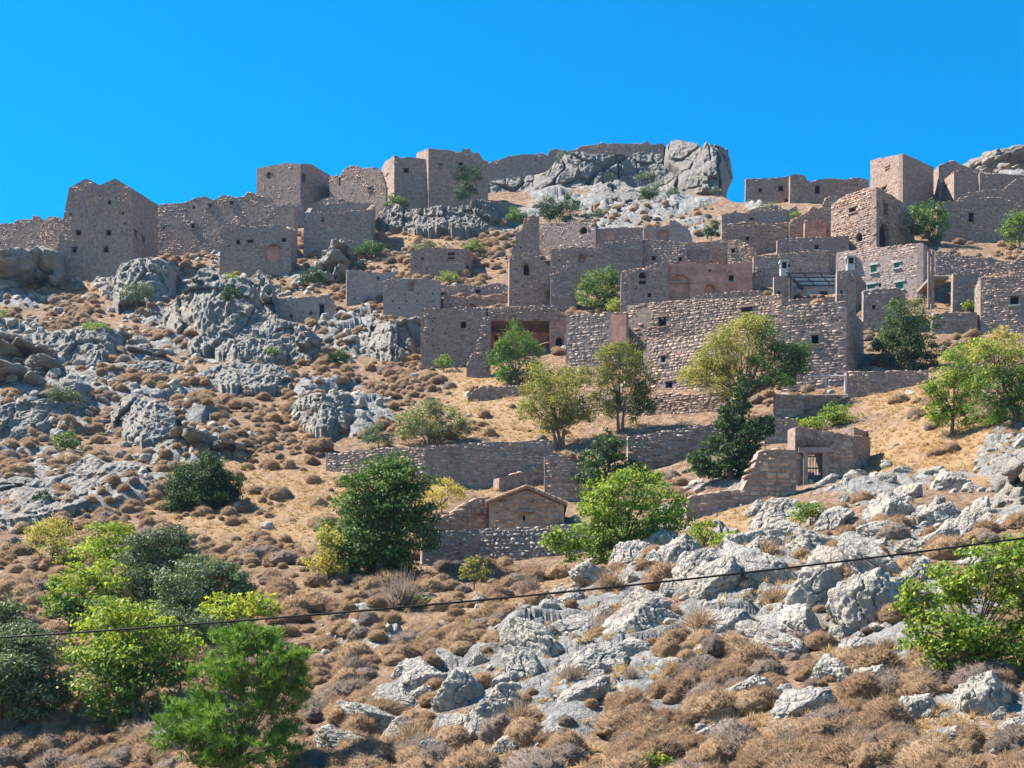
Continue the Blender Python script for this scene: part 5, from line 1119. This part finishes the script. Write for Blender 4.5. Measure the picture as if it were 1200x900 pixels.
T('fig_tree', 'lime green tree with a thin trunk, left of the pair at the right edge', 'tree', (1116,508), [(1120,430,28,22),(1100,450,20,20),(1135,450,26,22),(1110,475,26,16),(1120,490,26,12),(1098,485,16,12),(1150,410,22,16),(1095,465,12,12)], M['fig'], .17, 1., trunk=.12, shift=.14, m2=('lime', lambda x, y, n: n > 2))
T('fig_tree', 'olive green spreading tree on a dark trunk, right of the pair at the right edge', 'tree', (1192,505), [(1160,425,26,20),(1190,430,26,24),(1175,455,36,20),(1215,450,24,24),(1150,450,20,16),(1160,480,26,16),(1195,485,26,14),(1175,410,20,14)], M['fig'], .17, .95, trunk=.2, shift=.04, stems=2, m2=('yellow', lambda x, y, n: n+(430-y)*.3 > 4))
T('yellow_shrub', 'yellowish scrub in front of the grey house at the right edge', 'bush', (1165,425), [(1150,405,18,12),(1170,398,20,12),(1190,405,18,14),(1132,415,12,10)], M['yellow'], .16, .7, trunk=.06, shift=.12, stems=3)
T('fig_tree', 'dark shaded fig tree beside the dark alley under the pink house', 'tree', (1068,432), [(1062,368,24,16),(1045,385,22,18),(1078,385,22,18),(1060,402,28,20),(1085,408,14,16),(1040,405,14,14),(1070,420,24,12)], M['dark'], .2, .85, trunk=.12, shift=.18, stems=3)
T('fig_tree', 'round fig tree in the courtyard between the narrow ruin and the pointed window house', 'tree', (698,366), [(700,328,20,16),(686,340,14,14),(714,340,15,14),(698,350,20,12),(712,325,12,10)], M['green_l'], .22, 1., trunk=.15, shift=.2, m2=('fig', lambda x, y, n: n > 4))
T('fig_bush', 'small bright bush left of the round courtyard fig', 'bush', (652,360), [(652,340,12,7),(645,348,10,7),(660,347,9,8)], M['fig'], .18, 1., trunk=.05, shift=.22)
T('fig_bush', 'bright spiky leaved bush right below the round courtyard fig', 'bush', (728,368), [(720,358,13,8),(738,353,12,8),(729,361,16,6)], M['fig'], .18, 1., trunk=.05, shift=.35)
T('fig_tree', 'round leafy fig tree below the skyline tower', 'tree', (1090,290), [(1085,248,20,12),(1075,260,15,14),(1100,258,16,15),(1088,270,20,14)], M['green_l'], .24, 1., trunk=.12, shift=.2)
T('fig_tree', 'fig tree at the right edge below the stepped skyline ruins', 'tree', (1195,292), [(1192,258,16,12),(1205,265,18,16),(1180,268,10,10),(1195,278,16,8)], M['fig'], .24, .9, trunk=.12, shift=.1)
T('grape_vine', 'flat topped lime bush spilling over the gate wall', 'bush', (978,506), [(975,484,22,9),(950,494,18,7),(992,492,22,8),(1010,500,14,7),(968,496,28,7)], M['lime'], .18, 1.3, trunk=.06, dy=1.6)
T('fig_bush', 'small round green bush among the pale rocks under the arched gate wall', 'bush', (950,616), [(950,596,18,9),(940,603,14,9),(962,602,13,8)], M['fig'], .13, 1.1, trunk=.04, shift=.16)
T('spurge_bush', 'left of the pair of yellow green bushes on the rock ridge', 'bush', (825,650), [(825,618,18,10),(815,630,14,12),(835,630,13,10)], M['lime'], .13, 1., trunk=.04, shift=-.05)
T('spurge_bush', 'right of the pair of yellow green bushes on the rock ridge', 'bush', (858,655), [(858,630,20,8),(845,638,14,9),(872,636,12,9)], M['lime'], .13, 1., trunk=.04, shift=.02)
T('spurge_bush', 'thin yellow green shrub growing against the cemetery wall', 'bush', (556,690), [(560,658,14,8),(548,672,12,9),(568,672,11,9)], M['yellow'], .13, .7, trunk=.04, shift=-.1)
T('spurge_bush', 'tiny yellow green plant below the grey leafless thicket', 'bush', (493,710), [(488,700,8,6),(500,703,9,5)], M['lime'], .12, .9, trunk=.03)
T('spurge_bush', 'small yellow green plant low on the brown slope below the cemetery wall', 'bush', (552,738), [(552,731,10,6)], M['yellow'], .11, .9, trunk=.03, shift=.1)
T('spurge_bush', 'green plant at the bottom edge right of centre', 'bush', (765,905), [(765,890,14,10),(780,893,10,8),(750,895,10,6)], M['fig'], .10, 1., trunk=.03, shift=.25)
T('spurge_bush', 'green plant at the bottom edge left of centre', 'bush', (385,900), [(378,885,10,8)], M['fig'], .10, 1., trunk=.03, shift=.1) if False else None
for (px, py, rx, rz, mt, sh, lab, nm) in [
 (268,330,15,12,'fig',.12,'light green bush on the cliff under the roofless block','fig_bush'),(270,345,14,12,'dark',.0,'dark bush just under the light green cliff bush','juniper_bush'),(368,324,18,12,'dark',.08,'dark wide bush right of the cliff top, below the square block','fig_bush'),(433,290,20,12,'green_l',.05,'dark leafy bush below the square grey block','fig_bush'),
 (465,238,16,11,'green_l',.12,'bush at the foot of the sunlit end wall on the skyline','fig_bush'),(546,207,20,12,'green_l',.12,'large fig hanging on the shaded skyline wall','fig_bush'),(545,225,16,12,'dark',.0,'dark shaded growth under the fig on the skyline wall','ivy'),
 (553,288,14,9,'fig',.18,'lime bush behind the ruin with the dark square window','fig_bush'),(500,290,18,7,'olive',.1,'pale low bush behind the ruin with the dark square window','scrub_bush'),(652,246,26,18,'dark',.02,'large dark bush under the crag','juniper_bush'),(607,254,15,12,'fig',.0,'green bush left of the large dark bush under the crag','fig_bush'),
 (652,278,13,11,'fig',.0,'ivy green bush against the upper village house','ivy'),(632,283,10,10,'dark',.05,'dark shaded bush between the wall stub and the ivy','juniper_bush'),(762,225,14,13,'olive',.0,'brownish grey round bush on the crag','scrub_bush'),(758,207,14,9,'olive',-.05,'flatter grey green bush above the brownish one on the crag','scrub_bush'),
 (716,212,11,9,'dark',.1,'small dark bush in the hollow of the crag','juniper_bush'),(658,186,10,12,'olive',-.05,'bush growing on the notch of the cliff rampart','scrub_bush'),(838,224,10,5,'olive',.0,'small grey bush at the foot of the overhanging crag','scrub_bush'),(834,269,11,12,'dark',.0,'dark bush at the right foot of the rock slope','juniper_bush'),(788,226,9,6,'olive',.0,'little grey bush on top of the pale rock slope','scrub_bush'),
 (160,344,22,14,'olive',-.15,'dull grey green bush on the rounded outcrop','scrub_bush'),(111,386,22,11,'fig',.15,'yellow green bush on the left slope outcrop','fig_bush'),(396,418,17,11,'dark',.02,'dark bush left of the big ruin on the slope','juniper_bush'),(319,412,11,7,'fig',.14,'small lime bush below the small ruin with two doorways','fig_bush'),(296,399,7,6,'fig',.08,'tiny green bush left of the small lime bush','fig_bush'),
 (77,517,18,12,'green_l',.1,'green bush at left below the long grey ledge','fig_bush'),(48,585,16,12,'dark',.02,'dark low bush at the left edge outcrop','juniper_bush'),(75,462,22,12,'olive',-.1,'grey scrub on the long ledge at left','scrub_bush'),(5,372,10,8,'fig',.05,'small green bush at the left edge under the straw ledge','fig_bush'),(520,424,12,8,'fig',.2,'small bright fig at the foot of the big ruin','fig_bush'),
 (527,325,14,7,'fig',.2,'bright low bush in front of the ruin with the dark square window','fig_bush'),(626,292,8,6,'yellow',.2,'tiny yellow bush by the ragged wall stub','fig_bush'),(900,243,15,5,'olive',.3,'pale bush under the first skyline ruin on the right','scrub_bush'),(932,252,8,5,'lime',.0,'small yellow bush right of the pale bush under the skyline ruin','scrub_bush'),(877,310,7,6,'fig',.0,'small ivy right of the red vaulted ruin','ivy'),
 (1138,358,14,7,'lime',.05,'lime bush on the terrace beside the bright end wall','fig_bush'),(630,565,0,0,'fig',0,'',''),(720,272,0,0,'fig',0,'',''),(248,268,8,9,'olive',-.2,'dull bush against the long curtain wall','scrub_bush'),(777,281,6,4,'fig',.1,'small green bush inside the yellowish broken arch','fig_bush'),(410,240,16,4,'lime',-.1,'grassy growth on top of the square grey block','scrub_bush'),(668,240,14,10,'dark',.05,'right part of the dark growth under the crag','juniper_bush'),(700,250,12,7,'olive',.1,'pale scrub between the dark growth and the rock slope','scrub_bush')]:
    if rx == 0: continue
    T(nm, lab, 'bush', (px, min(py+rz*1.15, 990)), [(px, py-rz*.15, rx*.75, rz*.8), (px-rx*.45, py+rz*.2, rx*.5, rz*.6), (px+rx*.45, py+rz*.15, rx*.5, rz*.6)], M[mt], .20 if py < 400 else .17, 1.0, trunk=.05, shift=sh, dy={(268,330):-12.5,(270,345):-15,(111,386):-7,(160,344):-5,(75,462):-8,(546,207):-9,(545,225):-7.5,(465,238):-5,(368,324):-8,(296,399):-3,(319,412):-3}.get((px, py), -.3 if py > 255 else -1.0))
# ------------------------------------------------------------------ cushion shrubs and dry grass
def shrub_mesh(seed, twigs=360, spike=.22, m='shrub'):
    r = np.random.default_rng(seed); d, f = ico(4)
    v = d*(1+.16*fbm(d*1.9+seed, 3, .6)+.16*ridged(d*6+seed, 3, .7))[:, None]; v[:, 2] = np.maximum(v[:, 2]*1.0, -.5); v = v*.84
    n = twigs; t = r.normal(size=(n, 3)); t[:, 2] = np.abs(t[:, 2])*.9+.05; t /= np.linalg.norm(t, axis=1)[:, None]
    k = np.argmax(d@t.T, axis=0); b0 = v[k]*.86
    dr = t+r.normal(size=(n, 3))*.35; dr /= np.linalg.norm(dr, axis=1)[:, None]; L = spike*r.uniform(.5, 1.5, n)[:, None]
    s = np.cross(dr, r.normal(size=(n, 3))); s /= np.linalg.norm(s, axis=1)[:, None]; w = .028
    tw = np.stack([b0-s*w, b0+s*w, b0+dr*(L+.14)], 1).reshape(-1, 3)
    V = np.vstack([v, tw]); Fc = np.vstack([f, np.arange(3*n).reshape(-1, 3)+len(v)])
    tone = np.concatenate([np.zeros(len(f)), r.random(n)])
    return npmesh('shrub', V, Fc, M[m], tone, True)
SH = [shrub_mesh(1, 700, .20), shrub_mesh(2, 800, .24), shrub_mesh(3, 650, .22, 'shrub_grey'), shrub_mesh(4, 900, .30), shrub_mesh(5, 850, .32, 'shrub_grey')]
def twig_mesh(seed, m, n=420, w=.018, up=.5, drop=0):
    r = np.random.default_rng(seed); d = r.normal(size=(n, 3)); d[:, 2] = np.abs(d[:, 2])*.8+up; d /= np.linalg.norm(d, axis=1)[:, None]
    b0 = r.normal(size=(n, 3))*.12; b0[:, 2] = 0; L = r.uniform(.5, 1.05, n)[:, None]; mid = b0+d*L*.5+r.normal(size=(n, 3))*.05; e = mid+d*L*.5+r.normal(size=(n, 3))*.12
    s = np.cross(d, r.normal(size=(n, 3))); s /= np.linalg.norm(s, axis=1)[:, None]
    V = np.stack([b0-s*w, b0+s*w, mid+s*w*.8, mid-s*w*.8, mid-s*w*.8, mid+s*w*.8, e+s*w*.2, e-s*w*.2], 1).reshape(-1, 3)
    return npmesh('twigs', V, np.arange(n*8).reshape(-1, 4), M[m], np.repeat(r.random(n), 2))
def cover_ok(px, py, kind):
    rk = zone(ROCKZ, px, py); gd = zone(GOLDZ, px, py)
    vil = ((px > 600) & (py < 470) & (py > 245)) | ((px > 905) & (py < 480)) | (py < skyline(px)+6) | ((px < 60) & (py < 325)) | ((px < 180) & (py < 330)) | ((px < 345) & (px > 180) & (py < 296))
    front = (px > 495) & (px < 700) & (py > 560) & (py < 668)
    gw_ = (px > 800) & (px < 1060) & (py > 480) & (py < 590); tw = (px > 380) & (px < 650) & (py > 515) & (py < 556)
    tr = (px > 665) & (px < 860) & (py > 455) & (py < 560)
    v = 1-(.38+.44*((px > 450) & (py > 560)))*np.clip(rk, 0, 1)-.93*np.clip(gd, 0, 1)
    v = np.where(vil, .30, v); v = np.where(front | gw_ | tw | tr, 0, v); return np.where(py < skyline(px)+10, 0, np.clip(v, 0, 1))
N = 140000
px = RNG.uniform(-190, 1440, N); py = 1*RNG.uniform(245, 930, N)
# density per square metre of slope, so far shrubs stand closer in the picture
Yd = Dist(px, py); nf = ((px > 380) & (py > 640)) | (Yd < 70)
dens = .085+.42*(Yd/150.)**1.6
p_acc = cover_ok(px, py, 0)*dens*np.clip(.66+1.25*perlin(np.stack([px*.018, py*.03, px*0], -1))+.8*perlin(np.stack([px*.06, py*.09, px*0+5], -1)), .04, 2)
keep = RNG.random(N) < p_acc
px, py = px[keep], py[keep]
X, Y, Z = ground(px, py)
siz = .14+.40*RNG.random(len(px))**1.7*np.where(Y < 60, .85, 1.); siz *= np.where(RNG.random(len(px)) < .1, 1.35, 1)
order = np.argsort(-(siz/Y)*((px > -10) & (px < 1210) & (py < 915))); print('shrubs', len(px))
gi = order[:300]; gr_ = order[300:]
sh_objs = []
for i in gi:
    k = (0, 1, 2, 3, 4, 3, 3)[int(RNG.integers(0, 7))]
    o = link('cushion_shrub', SH[k]); s = siz[i]; o.location = (X[i], Y[i], Z[i]+s*.12); o.scale = (s*RNG.uniform(.85, 1.25), s*RNG.uniform(.85, 1.2), s*RNG.uniform(.75, 1.05)); o.rotation_euler = (RNG.uniform(-.25, .25), RNG.uniform(-.25, .25), RNG.uniform(0, 6.28))
    col = 'greyish twiggy' if k in (2, 4) else 'brown'
    tag(o, f"{'large' if siz[i] > .45 else 'small'} {col} {'bristly ' if k > 2 else ''}cushion shrub {near(px[i], py[i])}", 'shrub', 'dry cushion shrubs on the hillside'); sh_objs.append((px[i], o))
def gn_scatter(name, pts, scl, rotz, protos, label):
    me = bpy.data.meshes.new(name); me.vertices.add(len(pts)); me.vertices.foreach_set('co', np.asarray(pts, np.float32).ravel())
    a = me.attributes.new('scl', 'FLOAT_VECTOR', 'POINT'); a.data.foreach_set('vector', np.asarray(scl, np.float32).ravel())
    a = me.attributes.new('rot', 'FLOAT_VECTOR', 'POINT'); a.data.foreach_set('vector', np.asarray(rotz, np.float32).ravel())
    a = me.attributes.new('pick', 'INT', 'POINT'); a.data.foreach_set('value', RNG.integers(0, len(protos), len(pts)).astype(np.int32))
    o = link(name, me); tag(o, label, None, None, 'stuff')
    ng = bpy.data.node_groups.new(name, 'GeometryNodeTree'); ng.interface.new_socket('Geometry', in_out='INPUT', socket_type='NodeSocketGeometry'); ng.interface.new_socket('Geometry', in_out='OUTPUT', socket_type='NodeSocketGeometry')
    gin = ng.nodes.new('NodeGroupInput'); gout = ng.nodes.new('NodeGroupOutput'); jn = ng.nodes.new('GeometryNodeJoinGeometry')
    def at(nm, ty): n = ng.nodes.new('GeometryNodeInputNamedAttribute'); n.data_type = ty; n.inputs[0].default_value = nm; return n.outputs[0]
    for k, pr in enumerate(protos):
        oi = ng.nodes.new('GeometryNodeObjectInfo'); oi.inputs['Object'].default_value = pr; oi.transform_space = 'ORIGINAL'
        ip = ng.nodes.new('GeometryNodeInstanceOnPoints'); cmp_ = ng.nodes.new('FunctionNodeCompare'); cmp_.data_type = 'INT'; cmp_.operation = 'EQUAL'
        ng.links.new(at('pick', 'INT'), cmp_.inputs[2]); cmp_.inputs[3].default_value = k
        ng.links.new(gin.outputs[0], ip.inputs['Points']); ng.links.new(cmp_.outputs[0], ip.inputs['Selection']); ng.links.new(oi.outputs['Geometry'], ip.inputs['Instance'])
        ng.links.new(at('scl', 'FLOAT_VECTOR'), ip.inputs['Scale']); ng.links.new(at('rot', 'FLOAT_VECTOR'), ip.inputs['Rotation']); ng.links.new(ip.outputs[0], jn.inputs[0])
    ng.links.new(jn.outputs[0], gout.inputs[0]); md = o.modifiers.new('scatter', 'NODES'); md.node_group = ng; return o
def proto_of(me): return next(o for p, o in sh_objs if o.data == me)
def mk(idx, name, protos, label):
    s = siz[idx][:, None]*np.stack([RNG.uniform(.85, 1.25, len(idx)), RNG.uniform(.85, 1.2, len(idx)), RNG.uniform(.7, 1.0, len(idx))], 1)
    r = np.stack([RNG.uniform(-.25, .25, len(idx)), RNG.uniform(-.25, .25, len(idx)), RNG.uniform(0, 6.28, len(idx))], 1)
    gn_scatter(name, np.stack([X[idx], Y[idx], Z[idx]+siz[idx]*.1], 1), s, r, protos, label)
pr3 = [link('s', SH[k]) for k in range(0)]
mk(gr_, 'low_scrub', [proto_of(SH[0]), proto_of(SH[1]), proto_of(SH[3]), proto_of(SH[0]), proto_of(SH[1]), proto_of(SH[3]), proto_of(SH[2])], 'countless small dry brown cushion shrubs covering the hillside')
# large twiggy bushes one can single out
TW = [twig_mesh(1, 'shrub_grey', 480), twig_mesh(2, 'shrub', 520)]
for (x_, y_, r_, k, lab) in [(668,795,20,0,'dark grey upright twiggy bush between the pale slabs, lower middle'),(470,690,34,0,'wide grey leafless thicket below the large deep green tree'),(520,665,12,1,'reddish twig bush at the left end of the cemetery wall'),(820,735,26,1,'brown bushy twig shrub among the rocks right of the big pale boulder'),(740,805,14,0,'grey twiggy tuft in the hollow below the big pale boulder'),
  (715,690,24,1,'pinkish brown bush on the rocks below the big fig bush'),(720,722,20,1,'reddish brown bush on the rock rib right of the power line dip'),(610,835,26,1,'dark reddish brown bush beside the bottom left slabs'),(905,705,20,1,'brown bush between the diagonal slabs'),(850,870,28,1,'brown bush at the bottom edge under the small green plant'),(1010,850,26,0,'grey brown bush near the bottom edge, right'),(925,865,26,0,'pale brown bush at the bottom edge, second from the right'),
  (575,580,0,0,''),(480,855,30,1,'broad brown bush lying on the long bottom slab'),(860,790,24,1,'straw brown bush below the leaning slabs'),(750,850,24,0,'grey brown bush by the bottom edge in the middle'),(1040,760,14,1,'small reddish bush among the boulders left of the large lime bush'),(900,655,18,1,'pale pinkish bush on the ridge under the pair of yellow green bushes'),(545,640,0,0,''),(1060,880,20,0,'grey tuft at the bottom edge left of the corner rocks'),(620,690,20,0,'pale twiggy bush under the cemetery wall'),(575,690,14,1,'brown tuft under the cemetery wall'),(650,710,16,1,'rusty brown tuft at the foot of the big fig bush'),(815,470,0,0,'')]:
    if not r_: continue
    g = ground(x_, y_+r_*.6); s = g.y/F; o = link('twiggy_bush', TW[k]); o.location = (g.x, g.y, g.z-.03); q = r_*s; o.scale = (q*1.15, q*1.1, q*1.35); o.rotation_euler = (0, 0, RNG.uniform(0, 6)); tag(o, lab, 'shrub', 'twiggy leafless bushes'); sh_objs.append((x_, o))
number_labels(sh_objs)
# dry grass
def tuft(seed):
    r = np.random.default_rng(seed); n = 34; b0 = r.normal(size=(n, 3))*.10; b0[:, 2] = 0
    d = r.normal(size=(n, 3))*.45; d[:, 2] = 1; d /= np.linalg.norm(d, axis=1)[:, None]; L = r.uniform(.5, 1., n)[:, None]
    s = np.cross(d, r.normal(size=(n, 3))); s /= np.linalg.norm(s, axis=1)[:, None]
    e = b0+d*L; e[:, 2] -= .1*L[:, 0]; V = np.stack([b0-s*.03, b0+s*.03, e], 1).reshape(-1, 3)
    return npmesh('grass_tuft', V, np.arange(n*3).reshape(-1, 3), M['dry'], r.random(n))
N = 114000
px = RNG.uniform(-190, 1440, N); py = RNG.uniform(260, 930, N); Yd = Dist(px, py)
g_ = zone(GOLDZ, px, py); blocked = ((px > 495) & (px < 700) & (py > 600) & (py < 668)) | ((px > 800) & (px < 1000) & (py > 500) & (py < 575)) | ((px > 380) & (px < 650) & (py > 516) & (py < 556))
acc = np.where(blocked | (py < skyline(px)+8), 0, np.clip(.10+g_*.8, 0, 1)*(Yd/110.)**1.4)*np.where((py < 420) & (px > 600), .2, 1)
keep = RNG.random(N) < acc; px, py = px[keep], py[keep]; GX, GY, GZ = ground(px, py); print('tufts', len(px))
gs = RNG.uniform(.18, .42, len(px))
g0 = link('grass_tuft', tuft(1)); gg = ground(1100, 540); g0.location = gg; g0.scale = (.4,)*3; tag(g0, 'dry straw coloured grass tuft on the straw slope at right', 'grass tuft')
gn_scatter('dry_grass', np.stack([GX, GY, GZ-.02], 1), np.stack([gs*1.3, gs*1.3, gs*.8], 1), np.stack([gs*0, gs*0, RNG.uniform(0, 6.28, len(px))], 1), [g0], 'straw coloured dry grass tufts all over the slope')
# loose stones
N = 33000
px = RNG.uniform(-190, 1440, N); py = RNG.uniform(270, 930, N); Yd = Dist(px, py)
rz = zone(ROCKZ, px, py); acc = np.clip(.05+rz*.75, 0, 1)*(Yd/150.)**1.6*np.where((py < 430) & (px > 600), .3, 1)*np.where(blocked[:1].any(), 1, 1)
bl = (py < skyline(px)+8) | ((px > 380) & (px < 650) & (py > 516) & (py < 556))
keep = (RNG.random(N) < acc) & ~bl; px, py = px[keep], py[keep]; SX, SY, SZ = ground(px, py); print('stones', len(px))
small = [o for p, o in fr_objs[-190:]]; ps = []
for k in range(3): 
    v, f = rock_shape(500+k, 3, 9, .08, .05); o = link('loose_stone', npmesh('stone', v, f, M['rock'], None, True)); g = ground(*((640, 728), (560, 712), (455, 760))[k]); o.location = g; o.scale = (.22, .18, .14)
    tag(o, ('small loose stone on the brown slope below the big fig bush', 'small loose stone below the cemetery wall', 'small loose stone low on the brown middle slope')[k], 'stone'); ps.append(o)
ss = RNG.uniform(.10, .5, len(px))**1.3*np.clip(SY/90, .45, 1.3)
gn_scatter('scattered_stones', np.stack([SX, SY, SZ], 1), ss[:, None]*np.stack([RNG.uniform(.8, 1.6, len(px)), RNG.uniform(.8, 1.4, len(px)), RNG.uniform(.5, 1.1, len(px))], 1), np.stack([RNG.uniform(-.4, .4, len(px)), RNG.uniform(-.7, .2, len(px)), RNG.uniform(0, 6.28, len(px))], 1), ps, 'pale loose limestone pieces strewn over the slope')
# power cable
def cable():
    y = 16.; pts = []
    K = [(-500,764),(-200,757.5),(0,748),(150,739.5),(300,727),(450,712),(600,697),(760,683.5),(900,667.5),(1050,651),(1200,633),(1500,585),(1900,500)]
    xs = [k[0] for k in K]; ys = [k[1] for k in K]; c = np.polyfit(xs[1:12], ys[1:12], 3)
    for x in np.linspace(-500, 1800, 90): pts.append(((x-600)/F*y, y, (HZ-np.polyval(c, x))/F*y))
    q = PM(); q.tube(pts, .013, 6); base = Vector(pts[45]); tag(link('power_cable', q.mesh('power_cable', M['cable'], base, True), None, base), 'black overhead power cable sagging across the whole view', 'cable')
cable()
# air
def haze():
    b = NB('haze_air'); v = b.n('ShaderNodeVolumePrincipled'); v.inputs['Color'].default_value = (.30, .55, 1, 1); v.inputs['Density'].default_value = .00011; v.inputs['Anisotropy'].default_value = .2
    b.l(v.outputs[0], b.out.inputs['Volume']); q = PM(); q.box(-900, 900, -30, 2000, -75, 110); o = link('haze', q.mesh('haze', b.m)); tag(o, 'thin blue haze over the hillside', None, None, 'stuff')
USE_HAZE = True
if USE_HAZE: haze()

print('TRIS', sum(len(o.data.loops)-2*len(o.data.polygons) for o in C.objects if o.type == 'MESH'))

for o in C.objects:
    if len(str(o.get('label', '')).split()) > 16: print('LONG', o['label'])
